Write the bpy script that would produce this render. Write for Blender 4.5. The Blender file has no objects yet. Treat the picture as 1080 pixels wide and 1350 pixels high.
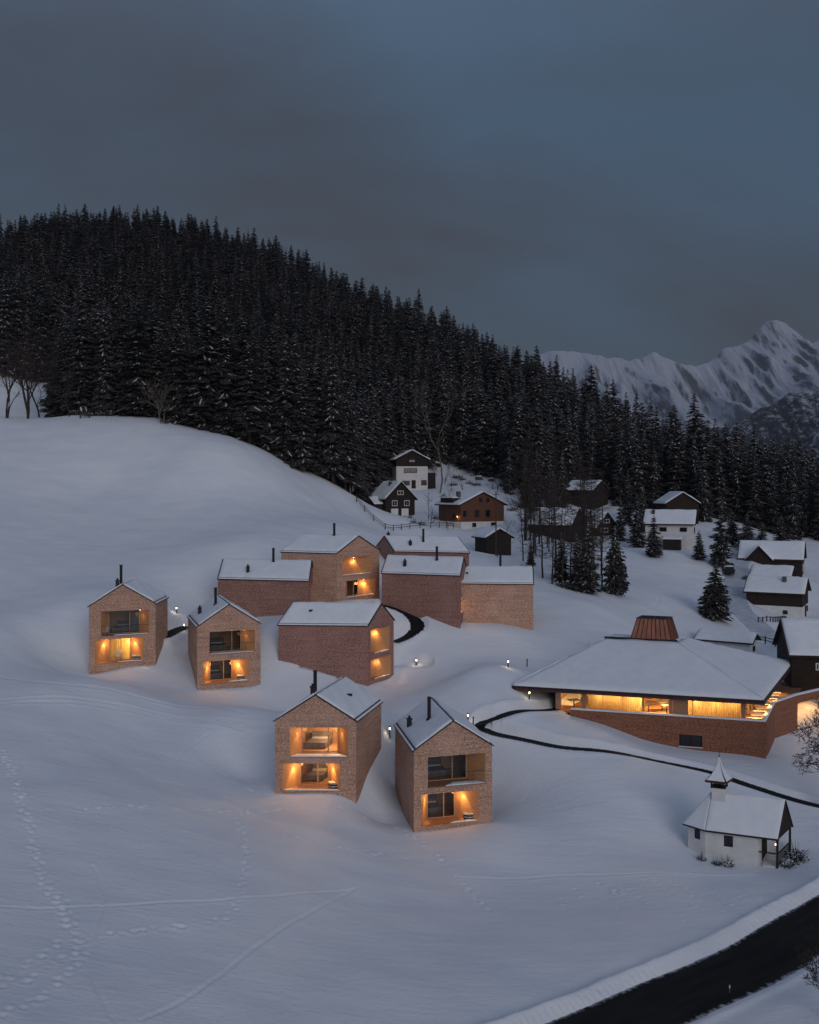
import bpy, math, random
import numpy as np
from mathutils import Vector, Matrix
S = bpy.context.scene
COL = S.collection
R = math.radians
rng = np.random.default_rng(7)
random.seed(7)
F, CX, YH, CZ = 1350.0, 540.0, 640.0, 30.0      # focal length in photo pixels, principal point, camera height

# ------------------------------------------------------------------ basics
def P(px, py, d):
    return np.array([(px - CX) / F * d, d, CZ - (py - YH) / F * d])

def link(o, parent=None):
    COL.objects.link(o)
    if parent is not None:
        o.parent = parent
    return o

def tag(o, label=None, cat=None, group=None, kind=None):
    if label: o['label'] = label
    if cat: o['category'] = cat
    if group: o['group'] = group
    if kind: o['kind'] = kind
    return o

def thing(name, label, cat, loc=(0, 0, 0), rz=0.0, group=None):
    o = bpy.data.objects.new(name, None)
    o.empty_display_size = 0.3
    o.location = [float(v) for v in loc]
    o.rotation_euler = (0, 0, rz)
    link(o)
    return tag(o, label, cat, group)

class MB:
    """collects polygons, then links them as one mesh object"""
    def __init__(self):
        self.v = []; self.f = []; self.m = []; self.n = 0
    def poly(self, pts, m=0):
        pts = [tuple(float(c) for c in p) for p in pts]
        self.v += pts
        self.f.append(tuple(range(self.n, self.n + len(pts)))); self.m.append(m)
        self.n += len(pts)
    def mesh(self, V, faces, m=0):
        b = self.n
        self.v += [tuple(float(c) for c in p) for p in V]
        for f in faces:
            self.f.append(tuple(b + i for i in f)); self.m.append(m)
        self.n += len(V)
    def hexa(self, bot, top, m=0):
        n = len(bot); V = list(bot) + list(top)
        fs = [tuple(range(n - 1, -1, -1)), tuple(range(n, 2 * n))]
        for i in range(n):
            j = (i + 1) % n
            fs.append((i, j, n + j, n + i))
        self.mesh(V, fs, m)
    def box(self, c, s, m=0, rz=0.0):
        x, y, z = [q / 2.0 for q in s]; ca, sa = math.cos(rz), math.sin(rz)
        b = []
        for (i, j) in ((-x, -y), (x, -y), (x, y), (-x, y)):
            b.append((c[0] + i * ca - j * sa, c[1] + i * sa + j * ca))
        self.hexa([(p[0], p[1], c[2] - z) for p in b], [(p[0], p[1], c[2] + z) for p in b], m)
    def slab(self, quad, t, m=0):
        q = [np.array(p, float) for p in quad]
        self.hexa([p - np.array([0, 0, t]) for p in q], q, m)
    def tube(self, pts, rad, n=6, m=0, cap=True):
        pts = [np.array(p, float) for p in pts]
        if not hasattr(rad, '__len__'): rad = [rad] * len(pts)
        V = []; fs = []
        for i, p in enumerate(pts):
            a = pts[max(i - 1, 0)]; b = pts[min(i + 1, len(pts) - 1)]
            t = b - a; t = t / (np.linalg.norm(t) + 1e-9)
            u = np.cross(t, (0, 0, 1.0))
            if np.linalg.norm(u) < 1e-3: u = np.array([1.0, 0, 0])
            u /= np.linalg.norm(u); w = np.cross(u, t)
            for k in range(n):
                a2 = 2 * math.pi * k / n
                V.append(p + rad[i] * (math.cos(a2) * u + math.sin(a2) * w))
        for i in range(len(pts) - 1):
            for k in range(n):
                k2 = (k + 1) % n
                fs.append((i * n + k, i * n + k2, (i + 1) * n + k2, (i + 1) * n + k))
        if cap:
            fs.append(tuple(range(n - 1, -1, -1))); b = (len(pts) - 1) * n
            fs.append(tuple(range(b, b + n)))
        self.mesh(V, fs, m)
    def build(self, name, mats, parent=None, smooth=False, off=None):
        me = bpy.data.meshes.new(name)
        V = self.v
        if off is not None:
            V = [(p[0] - off[0], p[1] - off[1], p[2] - off[2]) for p in V]
        me.from_pydata(V, [], self.f)
        if not isinstance(mats, (list, tuple)): mats = [mats]
        for mt in mats: me.materials.append(mt)
        me.polygons.foreach_set('material_index', self.m)
        if smooth: me.polygons.foreach_set('use_smooth', [True] * len(self.f))
        uv = me.uv_layers.new(name='UVMap').data
        buf = np.zeros(len(me.loops) * 2)
        k = 0
        for f in self.f:
            a, b, c = (np.array(self.v[f[0]]), np.array(self.v[f[1]]), np.array(self.v[f[2]]))
            nn = np.cross(b - a, c - a); l = math.sqrt((nn * nn).sum()) + 1e-12
            if abs(nn[2]) / l > 0.9:
                for i in f:
                    buf[k] = self.v[i][0]; buf[k + 1] = self.v[i][1]; k += 2
            else:
                hl = math.hypot(nn[0], nn[1]) + 1e-12; tx, ty = -nn[1] / hl, nn[0] / hl
                for i in f:
                    buf[k] = self.v[i][0] * tx + self.v[i][1] * ty; buf[k + 1] = self.v[i][2]; k += 2
        uv.foreach_set('uv', buf)
        me.update()
        o = bpy.data.objects.new(name, me)
        return link(o, parent)

# ------------------------------------------------------------------ materials
def newmat(name, col, rough=0.7, spec=0.3, metal=0.0):
    m = bpy.data.materials.new(name); m.use_nodes = True
    b = m.node_tree.nodes['Principled BSDF']
    b.inputs['Base Color'].default_value = (*col, 1); b.inputs['Roughness'].default_value = rough
    b.inputs['Specular IOR Level'].default_value = spec; b.inputs['Metallic'].default_value = metal
    return m, m.node_tree, b

def nd(nt, t, **kw):
    n = nt.nodes.new(t)
    for k, v in kw.items(): setattr(n, k, v)
    return n

def noisy(name, c1, c2, scale, rough=0.75, coord='Object', stretch=(1, 1, 1), bump=0.0, detail=4, spec=0.3, dist=0.05, lo=0.3, hi=0.7):
    m, nt, b = newmat(name, c1, rough, spec)
    tc = nd(nt, 'ShaderNodeTexCoord'); mp = nd(nt, 'ShaderNodeMapping')
    mp.inputs['Scale'].default_value = stretch
    no = nd(nt, 'ShaderNodeTexNoise'); no.inputs['Scale'].default_value = scale; no.inputs['Detail'].default_value = detail
    cr = nd(nt, 'ShaderNodeValToRGB')
    cr.color_ramp.elements[0].position = lo; cr.color_ramp.elements[1].position = hi
    cr.color_ramp.elements[0].color = (*c1, 1); cr.color_ramp.elements[1].color = (*c2, 1)
    nt.links.new(tc.outputs[coord], mp.inputs['Vector']); nt.links.new(mp.outputs[0], no.inputs['Vector'])
    nt.links.new(no.outputs['Fac'], cr.inputs['Fac']); nt.links.new(cr.outputs['Color'], b.inputs['Base Color'])
    if bump:
        bp = nd(nt, 'ShaderNodeBump'); bp.inputs['Strength'].default_value = bump; bp.inputs['Distance'].default_value = dist
        nt.links.new(no.outputs['Fac'], bp.inputs['Height']); nt.links.new(bp.outputs[0], b.inputs['Normal'])
    return m

def snow_ground_mat():
    m, nt, b = newmat('snow_field', (0.80, 0.83, 0.88), 0.55, 0.25)
    tc = nd(nt, 'ShaderNodeTexCoord')
    n1 = nd(nt, 'ShaderNodeTexNoise'); n1.inputs['Scale'].default_value = 0.35; n1.inputs['Detail'].default_value = 5
    n2 = nd(nt, 'ShaderNodeTexNoise'); n2.inputs['Scale'].default_value = 3.0; n2.inputs['Detail'].default_value = 6; n2.inputs['Roughness'].default_value = 0.6
    mp = nd(nt, 'ShaderNodeMapping'); mp.inputs['Scale'].default_value = (0.35, 1, 1); mp.inputs['Rotation'].default_value = (0, 0, 0.25)
    for n in (n1,): nt.links.new(tc.outputs['Object'], mp.inputs[0]); nt.links.new(mp.outputs[0], n.inputs['Vector'])
    nt.links.new(tc.outputs['Object'], n2.inputs['Vector'])
    b1 = nd(nt, 'ShaderNodeBump'); b1.inputs['Strength'].default_value = 0.5; b1.inputs['Distance'].default_value = 0.35
    b2 = nd(nt, 'ShaderNodeBump'); b2.inputs['Strength'].default_value = 0.45; b2.inputs['Distance'].default_value = 0.10
    nt.links.new(n1.outputs['Fac'], b1.inputs['Height']); nt.links.new(n2.outputs['Fac'], b2.inputs['Height'])
    m3 = nd(nt, 'ShaderNodeMapping'); m3.inputs['Scale'].default_value = (.30, 1.6, 1); m3.inputs['Rotation'].default_value = (0, 0, -.3); n3 = nd(nt, 'ShaderNodeTexNoise'); n3.inputs['Scale'].default_value = 1.4; n3.inputs['Detail'].default_value = 7; n3.inputs['Roughness'].default_value = .65; n3.inputs['Distortion'].default_value = .6
    nt.links.new(tc.outputs['Object'], m3.inputs[0]); nt.links.new(m3.outputs[0], n3.inputs['Vector']); b3 = nd(nt, 'ShaderNodeBump'); b3.inputs['Strength'].default_value = .5; b3.inputs['Distance'].default_value = .12; nt.links.new(n3.outputs['Fac'], b3.inputs['Height'])
    n4 = nd(nt, 'ShaderNodeTexNoise'); n4.inputs['Scale'].default_value = 14.0; n4.inputs['Detail'].default_value = 3; nt.links.new(tc.outputs['Object'], n4.inputs['Vector']); b4 = nd(nt, 'ShaderNodeBump'); b4.inputs['Strength'].default_value = .6; b4.inputs['Distance'].default_value = .035; nt.links.new(n4.outputs['Fac'], b4.inputs['Height'])
    nt.links.new(b1.outputs[0], b2.inputs['Normal']); nt.links.new(b2.outputs[0], b3.inputs['Normal']); nt.links.new(b3.outputs[0], b4.inputs['Normal']); nt.links.new(b4.outputs[0], b.inputs['Normal'])
    cr = nd(nt, 'ShaderNodeValToRGB')
    cr.color_ramp.elements[0].position = 0.3; cr.color_ramp.elements[1].position = 0.7
    cr.color_ramp.elements[0].color = (0.75, 0.79, 0.86, 1); cr.color_ramp.elements[1].color = (0.84, 0.86, 0.89, 1)
    nt.links.new(n1.outputs['Fac'], cr.inputs['Fac']); nt.links.new(cr.outputs[0], b.inputs['Base Color'])
    return m

def shingle_mat(name, c1, c2, c3):
    m, nt, b = newmat(name, c1, 0.8, 0.2)
    uv = nd(nt, 'ShaderNodeUVMap', uv_map='UVMap')
    br = nd(nt, 'ShaderNodeTexBrick'); br.offset = 0.5
    br.inputs['Scale'].default_value = 1.0
    br.inputs['Brick Width'].default_value = 0.085; br.inputs['Row Height'].default_value = 0.12
    br.inputs['Mortar Size'].default_value = 0.012; br.inputs['Mortar Smooth'].default_value = 0.3
    br.inputs['Color1'].default_value = (*c1, 1); br.inputs['Color2'].default_value = (*c2, 1)
    br.inputs['Mortar'].default_value = (c1[0] * .55, c1[1] * .52, c1[2] * .5, 1)
    no = nd(nt, 'ShaderNodeTexNoise'); no.inputs['Scale'].default_value = 6.5; no.inputs['Detail'].default_value = 7; no.inputs['Roughness'].default_value = 0.8
    mp = nd(nt, 'ShaderNodeMapping'); mp.inputs['Scale'].default_value = (0.8, 1.9, 1)
    nt.links.new(uv.outputs[0], br.inputs['Vector']); nt.links.new(uv.outputs[0], mp.inputs[0]); nt.links.new(mp.outputs[0], no.inputs['Vector'])
    cr = nd(nt, 'ShaderNodeValToRGB')
    cr.color_ramp.elements[0].position = 0.42; cr.color_ramp.elements[1].position = 0.60
    cr.color_ramp.elements[0].color = (0.40, 0.36, 0.35, 1); cr.color_ramp.elements[1].color = (1.38, 1.35, 1.30, 1)
    nt.links.new(no.outputs['Fac'], cr.inputs['Fac'])
    mx = nd(nt, 'ShaderNodeMix', data_type='RGBA', blend_type='MULTIPLY'); mx.inputs['Factor'].default_value = 1.0
    nt.links.new(br.outputs['Color'], mx.inputs['A']); nt.links.new(cr.outputs[0], mx.inputs['B'])
    mpc = nd(nt, 'ShaderNodeMapping'); mpc.inputs['Scale'].default_value = (.22, 3.2, 1); nt.links.new(uv.outputs[0], mpc.inputs[0]); nc = nd(nt, 'ShaderNodeTexNoise'); nc.inputs['Scale'].default_value = 1.5; nc.inputs['Detail'].default_value = 4; nc.inputs['Roughness'].default_value = .7; nt.links.new(mpc.outputs[0], nc.inputs['Vector'])
    mc = nd(nt, 'ShaderNodeMapRange'); mc.inputs['From Min'].default_value = .35; mc.inputs['From Max'].default_value = .65; mc.inputs['To Min'].default_value = .86; mc.inputs['To Max'].default_value = 1.28; nt.links.new(nc.outputs['Fac'], mc.inputs['Value'])
    sc0 = nd(nt, 'ShaderNodeVectorMath', operation='SCALE'); nt.links.new(mx.outputs['Result'], sc0.inputs[0]); nt.links.new(mc.outputs[0], sc0.inputs['Scale'])
    n3 = nd(nt, 'ShaderNodeTexNoise'); n3.inputs['Scale'].default_value = 0.45; n3.inputs['Detail'].default_value = 3
    nt.links.new(uv.outputs[0], n3.inputs['Vector'])
    m2 = nd(nt, 'ShaderNodeMix', data_type='RGBA'); m2.inputs['B'].default_value = (*c3, 1)
    mr = nd(nt, 'ShaderNodeMapRange'); mr.inputs['From Min'].default_value = 0.45; mr.inputs['From Max'].default_value = 0.8; mr.inputs['To Max'].default_value = 0.6
    nt.links.new(n3.outputs['Fac'], mr.inputs['Value']); nt.links.new(mr.outputs[0], m2.inputs['Factor'])
    nt.links.new(sc0.outputs[0], m2.inputs['A']); oi = nd(nt, 'ShaderNodeObjectInfo'); orr = nd(nt, 'ShaderNodeMapRange'); orr.inputs['To Min'].default_value = .86; orr.inputs['To Max'].default_value = 1.08; nt.links.new(oi.outputs['Random'], orr.inputs['Value'])
    m4 = nd(nt, 'ShaderNodeVectorMath', operation='SCALE'); nt.links.new(m2.outputs['Result'], m4.inputs[0]); nt.links.new(orr.outputs[0], m4.inputs['Scale']); nt.links.new(m4.outputs[0], b.inputs['Base Color'])
    bp = nd(nt, 'ShaderNodeBump'); bp.inputs['Strength'].default_value = 0.6; bp.inputs['Distance'].default_value = 0.03
    nt.links.new(no.outputs['Fac'], bp.inputs['Height']); nt.links.new(bp.outputs[0], b.inputs['Normal'])
    return m

def glass_mat(name, refl=0.12, tint=(0.9, 0.95, 1.0)):
    m = bpy.data.materials.new(name); m.use_nodes = True; nt = m.node_tree; nt.nodes.clear()
    o = nd(nt, 'ShaderNodeOutputMaterial'); mx = nd(nt, 'ShaderNodeMixShader')
    tr = nd(nt, 'ShaderNodeBsdfTransparent'); tr.inputs[0].default_value = (*tint, 1)
    gl = nd(nt, 'ShaderNodeBsdfGlossy'); gl.inputs['Roughness'].default_value = 0.02
    lw = nd(nt, 'ShaderNodeFresnel'); lw.inputs['IOR'].default_value = 1.45
    ad = nd(nt, 'ShaderNodeMath', operation='ADD', use_clamp=True); ad.inputs[1].default_value = refl
    nt.links.new(lw.outputs[0], ad.inputs[0]); nt.links.new(ad.outputs[0], mx.inputs[0])
    nt.links.new(tr.outputs[0], mx.inputs[1]); nt.links.new(gl.outputs[0], mx.inputs[2]); nt.links.new(mx.outputs[0], o.inputs[0])
    return m

def emit_mat(name, col, st):
    m, nt, b = newmat(name, col, 0.5)
    b.inputs['Emission Color'].default_value = (*col, 1); b.inputs['Emission Strength'].default_value = st
    return m

def needle_mat():
    m, nt, b = newmat('spruce_needles', (.03, .03, .026), .9, .1)
    tc = nd(nt, 'ShaderNodeTexCoord'); n1 = nd(nt, 'ShaderNodeTexNoise'); n1.inputs['Scale'].default_value = 1.3; n2 = nd(nt, 'ShaderNodeTexNoise'); n2.inputs['Scale'].default_value = 5.0; n2.inputs['Detail'].default_value = 5; n2.inputs['Roughness'].default_value = .75
    nt.links.new(tc.outputs['Object'], n1.inputs['Vector']); nt.links.new(tc.outputs['Object'], n2.inputs['Vector'])
    oi = nd(nt, 'ShaderNodeObjectInfo'); a = nd(nt, 'ShaderNodeMix', data_type='RGBA'); a.inputs['A'].default_value = (.009, .011, .009, 1); a.inputs['B'].default_value = (.034, .027, .024, 1)
    ad = nd(nt, 'ShaderNodeMath', operation='MULTIPLY_ADD'); ad.inputs[1].default_value = .6; nt.links.new(oi.outputs['Random'], ad.inputs[0]); nt.links.new(n1.outputs['Fac'], ad.inputs[2]); sb = nd(nt, 'ShaderNodeMath', operation='SUBTRACT', use_clamp=True); sb.inputs[1].default_value = .3; nt.links.new(ad.outputs[0], sb.inputs[0]); nt.links.new(sb.outputs[0], a.inputs['Factor'])
    mr = nd(nt, 'ShaderNodeMapRange'); mr.inputs['From Min'].default_value = .51; mr.inputs['From Max'].default_value = .65; mr.inputs['To Max'].default_value = .8; nt.links.new(n2.outputs['Fac'], mr.inputs['Value'])
    f = nd(nt, 'ShaderNodeMix', data_type='RGBA'); f.inputs['B'].default_value = (.33, .32, .325, 1); nt.links.new(a.outputs['Result'], f.inputs['A']); nt.links.new(mr.outputs[0], f.inputs['Factor']); nt.links.new(f.outputs['Result'], b.inputs['Base Color'])
    return m
def road_mat():
    m, nt, b = newmat('wet_winter_asphalt', (.014, .014, .015), .6, .15)
    uv = nd(nt, 'ShaderNodeUVMap', uv_map='UVMap'); sp = nd(nt, 'ShaderNodeSeparateXYZ'); nt.links.new(uv.outputs[0], sp.inputs[0])
    mp = nd(nt, 'ShaderNodeMapping'); mp.inputs['Scale'].default_value = (.12, 2.2, 1); nt.links.new(uv.outputs[0], mp.inputs[0]); n1 = nd(nt, 'ShaderNodeTexNoise'); n1.inputs['Scale'].default_value = 1.6; n1.inputs['Detail'].default_value = 6; nt.links.new(mp.outputs[0], n1.inputs['Vector'])
    n2 = nd(nt, 'ShaderNodeTexNoise'); n2.inputs['Scale'].default_value = 2.5; n2.inputs['Detail'].default_value = 8; n2.inputs['Roughness'].default_value = .7; nt.links.new(uv.outputs[0], n2.inputs['Vector'])
    c1 = nd(nt, 'ShaderNodeValToRGB'); c1.color_ramp.elements[0].position = .35; c1.color_ramp.elements[1].position = .7; c1.color_ramp.elements[0].color = (.005, .005, .006, 1); c1.color_ramp.elements[1].color = (.020, .0195, .0195, 1); nt.links.new(n1.outputs['Fac'], c1.inputs[0])
    ab = nd(nt, 'ShaderNodeMath', operation='ABSOLUTE'); nt.links.new(sp.outputs['Y'], ab.inputs[0]); ed = nd(nt, 'ShaderNodeMapRange'); ed.inputs['From Min'].default_value = .72; ed.inputs['From Max'].default_value = 1.05; ed.inputs['To Max'].default_value = .62; nt.links.new(ab.outputs[0], ed.inputs['Value'])
    ad = nd(nt, 'ShaderNodeMath', operation='ADD'); nt.links.new(ed.outputs[0], ad.inputs[0]); nt.links.new(n2.outputs['Fac'], ad.inputs[1]); th = nd(nt, 'ShaderNodeMapRange'); th.inputs['From Min'].default_value = .80; th.inputs['From Max'].default_value = 1.05; nt.links.new(ad.outputs[0], th.inputs['Value'])
    mx = nd(nt, 'ShaderNodeMix', data_type='RGBA'); mx.inputs['B'].default_value = (.42, .44, .48, 1); nt.links.new(c1.outputs[0], mx.inputs['A']); nt.links.new(th.outputs[0], mx.inputs['Factor']); nt.links.new(mx.outputs['Result'], b.inputs['Base Color'])
    rr = nd(nt, 'ShaderNodeMapRange'); rr.inputs['To Min'].default_value = .66; rr.inputs['To Max'].default_value = .95; nt.links.new(n1.outputs['Fac'], rr.inputs['Value']); nt.links.new(rr.outputs[0], b.inputs['Roughness'])
    bp = nd(nt, 'ShaderNodeBump'); bp.inputs['Strength'].default_value = .3; bp.inputs['Distance'].default_value = .03; nt.links.new(n2.outputs['Fac'], bp.inputs['Height']); nt.links.new(bp.outputs[0], b.inputs['Normal'])
    return m

M = dict(
    field=snow_ground_mat(),
    snow=noisy('snow_cover', (0.76, 0.80, 0.86), (0.85, 0.87, 0.90), 1.2, 0.6, bump=0.25, dist=0.1),
    treesnow=noisy('branch_snow', (0.78, 0.79, 0.81), (0.88, 0.89, 0.90), 1.5, 0.7),
    needle=needle_mat(),
    bark=noisy('bark', (0.03, 0.024, 0.02), (0.07, 0.055, 0.045), 4, 0.95, stretch=(1, 1, 0.2), spec=0.1),
    palebark=noisy('pale_bark', (0.10, 0.085, 0.07), (0.2, 0.17, 0.14), 3, 0.95, stretch=(1, 1, 0.2), spec=0.1),
    twig=noisy('twigs', (0.035, 0.026, 0.024), (0.075, 0.055, 0.05), 2, 0.95, spec=0.1),
    shingle=shingle_mat('larch_shingles', (0.72, 0.475, 0.36), (0.56, 0.35, 0.26), (0.66, 0.43, 0.325)),
    shingledark=shingle_mat('dark_shingles', (0.50, 0.295, 0.25), (0.36, 0.20, 0.165), (0.43, 0.25, 0.21)),  # darker, redder shingle tone for some of the lodges
    shinglehall=shingle_mat('hall_shingles', (0.42, 0.20, 0.125), (0.29, 0.13, 0.082), (0.35, 0.16, 0.10)),
    lining=noisy('timber_lining', (0.44, 0.22, 0.10), (0.56, 0.30, 0.145), 6, 0.6, coord='UV', stretch=(0.25, 3, 1), bump=0.1),
    frame=noisy('window_frame_wood', (0.36, 0.24, 0.17), (0.44, 0.30, 0.22), 5, 0.6, coord='UV', stretch=(3, 0.4, 1)),
    deck=noisy('deck_boards', (0.26, 0.13, 0.07), (0.36, 0.19, 0.10), 5, 0.7, coord='UV', stretch=(0.3, 4, 1)),
    roof=noisy('dark_roof_metal', (0.012, 0.013, 0.016), (0.03, 0.03, 0.034), 2, 0.5),
    metal=noisy('black_steel', (0.010, 0.010, 0.012), (0.022, 0.02, 0.02), 6, 0.5),
    copper=noisy('copper_cladding', (0.24, 0.085, 0.055), (0.42, 0.18, 0.12), 1.2, 0.5, coord='UV', stretch=(4, 0.6, 1)),
    fascia=noisy('dark_red_fascia', (0.06, 0.022, 0.018), (0.10, 0.04, 0.03), 4, 0.7),
    glass=glass_mat('window_glass', 0.02),
    darkglass=newmat('dark_window_pane', (0.012, 0.014, 0.018), 0.08, 0.6)[0],
    asphalt=noisy('asphalt', (0.010, 0.010, 0.011), (0.022, 0.021, 0.021), 1.5, 0.85, bump=0.3, spec=0.15, detail=8),
    plaster=noisy('white_plaster', (0.62, 0.62, 0.62), (0.74, 0.74, 0.73), 1.5, 0.85),
    oldtimber=noisy('old_dark_timber', (0.016, 0.011, 0.009), (0.04, 0.026, 0.02), 3, 0.85, coord='UV', stretch=(0.3, 3, 1)),
    browntimber=noisy('brown_timber', (0.11, 0.045, 0.026), (0.16, 0.07, 0.04), 3, 0.8, coord='UV', stretch=(0.3, 3, 1)),
    white=noisy('white_paint', (0.7, 0.7, 0.7), (0.8, 0.8, 0.79), 3, 0.6),
    fabric=noisy('grey_fabric', (0.09, 0.08, 0.08), (0.15, 0.135, 0.125), 5, 0.95),
    linen=noisy('pale_linen', (0.36, 0.34, 0.32), (0.5, 0.48, 0.45), 5, 0.95),
    curtain=noisy('curtain_cloth', (0.42, 0.32, 0.17), (0.56, 0.44, 0.25), 6, 0.95, coord='UV', stretch=(4, 0.2, 1)),
    greycurtain=noisy('grey_curtain_cloth', (0.26, 0.26, 0.26), (0.38, 0.37, 0.36), 6, 0.95, coord='UV', stretch=(4, 0.2, 1)),
    roomwall=noisy('room_panelling', (0.30, 0.17, 0.085), (0.40, 0.24, 0.13), 5, 0.7, coord='UV', stretch=(0.3, 3, 1)),
    lamp=emit_mat('lit_lamp', (1.0, 0.62, 0.24), 14.0),
    lampsoft=emit_mat('lit_lamp_soft', (1.0, 0.70, 0.35), 5.0),
    fencewood=noisy('fence_wood', (0.04, 0.032, 0.027), (0.09, 0.072, 0.06), 4, 0.9),
    shrub=noisy('dark_shrub', (0.016, 0.017, 0.013), (0.04, 0.036, 0.028), 3, 0.9),
    rock=noisy('grey_rock', (0.06, 0.057, 0.055), (0.14, 0.13, 0.125), 2, 0.95, bump=0.4),
)

for _k in ('curtain', 'greycurtain'):
    _m = M[_k]; _nt = _m.node_tree; _b = _nt.nodes['Principled BSDF']; _o = [n for n in _nt.nodes if n.type == 'OUTPUT_MATERIAL'][0]
    _t = nd(_nt, 'ShaderNodeBsdfTranslucent'); _x = nd(_nt, 'ShaderNodeMixShader'); _x.inputs[0].default_value = 0.6
    _c = _b.inputs['Base Color'].links[0].from_socket; _nt.links.new(_c, _t.inputs[0])
    _nt.links.new(_b.outputs[0], _x.inputs[1]); _nt.links.new(_t.outputs[0], _x.inputs[2]); _nt.links.new(_x.outputs[0], _o.inputs[0])
# ------------------------------------------------------------------ lodges: plan data from the survey of the slope
# near corner depth, eave corners, ridge, base heights; all turned into real plan corners at real sizes
LD = {}
def lodge_plan(key, d, FL, FR, B, side, Rg, bases, W=None, wdir=None):
    near = FL if side == 'L' else FR
    dz = d * (near[1] - YH) / F
    def up(p):
        dd = dz * F / (p[1] - YH); return np.array([(p[0] - CX) / F * dd, dd])
    if FR is None:
        a = up(FL); c = up(B); t = (c - a) / np.linalg.norm(c - a)
        pr = np.array([t[1], -t[0]]) if wdir is None else np.array(wdir) / np.linalg.norm(wdir)
        if pr[1] < 0: pr = -pr
        b = a + pr * W
    else:
        a, b = up(FL), up(FR); c = up(B)
    if side == 'L': fl, fr, bl = a, b, c; br = bl + (fr - fl)
    else: fl, fr, br = a, b, c; bl = br + (fl - fr)
    m = (fl + fr) / 2
    zr = CZ - (Rg[1] - YH) / F * m[1]
    ze = CZ - dz
    zb = {}
    for k, y in bases.items():
        q = dict(FL=fl, FR=fr, BL=bl, BR=br)[k]; zb[k] = CZ - (y - YH) / F * q[1]
    LD[key] = dict(fl=fl, fr=fr, bl=bl, br=br, ze=ze, zr=zr, zb=zb, side=side)

lodge_plan('A', 80.0, (545.6, 990.7), (649, 982.9), (521.1, 956.2), 'L', (598, 951.5), dict(FL=1096.5, FR=1086.7, BL=1041))
lodge_plan('B', 83.0, (362.6, 950.8), (469.6, 951.1), (502.7, 925.6), 'R', (415, 917), dict(FL=1043, FR=1048.4, BR=984))
lodge_plan('C', 108., (117.3, 799.9), (205.2, 796.0), (221.1, 787.9), 'R', (162.1, 771.5), dict(FL=876.7, FR=877, BR=836))
lodge_plan('D', 105., (260.1, 826.9), (343.6, 822.5), (248.0, 813.1), 'L', (303.4, 797.5), dict(FL=909.9, FR=903.4, BL=861))
lodge_plan('E', 109., (485.4, 825.0), (519.2, 817.5), (367.1, 823.8), 'L', (503.3, 796.7), dict(FL=905, FR=890.4, BL=869.6))
lodge_plan('G', 118., (407.5, 766.3), (414.2, 759.0), (287.5, 763.3), 'L', (410.8, 740.4), dict(FL=808, FR=793, BL=818))
lodge_plan('H', 122., (444.2, 730.0), (500.4, 725.8), (370.8, 727.9), 'L', (472.1, 707.1), dict(FL=792.5, FR=794.6))
lodge_plan('I', 120., (606.7, 759.2), (615.8, 753.0), (503.3, 755.8), 'L', (611.7, 736.3), dict(FL=830, FR=821.7, BL=790.4))
lodge_plan('J', 122., (703.3, 770.4), None, (600.0, 769.5), 'L', (703.0, 748.6), dict(FL=830.8, BL=812), W=6.6)
lodge_plan('K', 139., (618.5, 729.0), None, (520.0, 727.2), 'L', (604.0, 708.8), dict(), W=6.8, wdir=(-0.42, 0.9))

# hall corners (eave plane)
HZ = CZ - 19.98
HE = [np.array(p) for p in ((10.2, 102.0), (32.9, 95.0), (43.1, 115.0), (20.4, 122.0))]
HFLOOR = CZ - 22.3

# ------------------------------------------------------------------ terrain
ctl = []
for k, L in LD.items():
    for q, z in L['zb'].items():
        p = L[q.lower()]; ctl.append((p[0], p[1], z))
    zb = L['zb']
    for a, b in (('FL', 'FR'), ('FL', 'BL'), ('FR', 'BR')):
        if a in zb and b in zb:
            pa, pb = L[a.lower()], L[b.lower()]
            for f in ((.5,) if a + b == 'FLFR' and np.linalg.norm(pa - pb) > 3 else (.33, .67)):
                ctl.append((*(pa * (1 - f) + pb * f), zb[a] * (1 - f) + zb[b] * f))
for (px, py, d) in [
    (0,1350,45),(270,1350,48.5),(540,1350,51),(-300,1350,42),(0,1200,56),(270,1200,60),(540,1200,66),(-300,1200,52),
    (0,1050,70),(200,1050,75),(440,1110,75.5),(0,950,84),(250,950,93),(0,880,97),(60,850,105),(0,800,115),(230,800,121),
    (0,720,140),(200,720,143),(330,715,138),(360,700,146),(430,690,156),(250,690,155),(0,640,168),(150,640,172),(300,640,170),(400,665,172),
    (0,575,190),(150,575,186),(280,595,178),(350,620,178),(0,549,203),(100,549,198),(-60,552,204),(0,562,216),(60,560,212),(-80,560,216),(20,505,246),(200,555,193),(270,568,190),(330,590,186),(400,630,187),(460,655,192),
    (500,690,190),(560,690,200),(610,698,204),(520,643,243),(580,645,245),(620,612,265),(680,640,245),(560,715,165),(640,730,175),(690,760,145),(720,745,165),
    (760,800,130),(650,880,105),(640,950,96),(700,920,102),(860,820,135),(800,760,160),(870,725,190),(930,722,195),(960,760,175),(940,815,145),(1000,835,142),
    (1030,812,160),(1060,740,195),(1000,700,215),(1080,705,215),(950,690,215),(1080,850,127),(700,960,94.5),(800,990,91),(940,1022,89),(1040,1050,86),
    (753,944,100),(866,979,98),(940,988,96.5),(1013,1001,95.0),(1045,962,105),(1080,1000,99),(905,1114,78),(1000,1140,75.2),(1060,1120,77.5),(800,1100,79),(700,1150,74),(700,1250,61),(850,1200,67),
    (713,1348,52.4),(947,1248,61),(1080,1174,69.5),(947,1310,55.4),(1080,1250,60.8),(1080,1350,52.2),(400,944,93),(338,938,94.5),(580,960,97),(600,890,110),(150,900,97),(560,860,116)]:
    ctl.append(tuple(P(px, py, d)))
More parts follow.
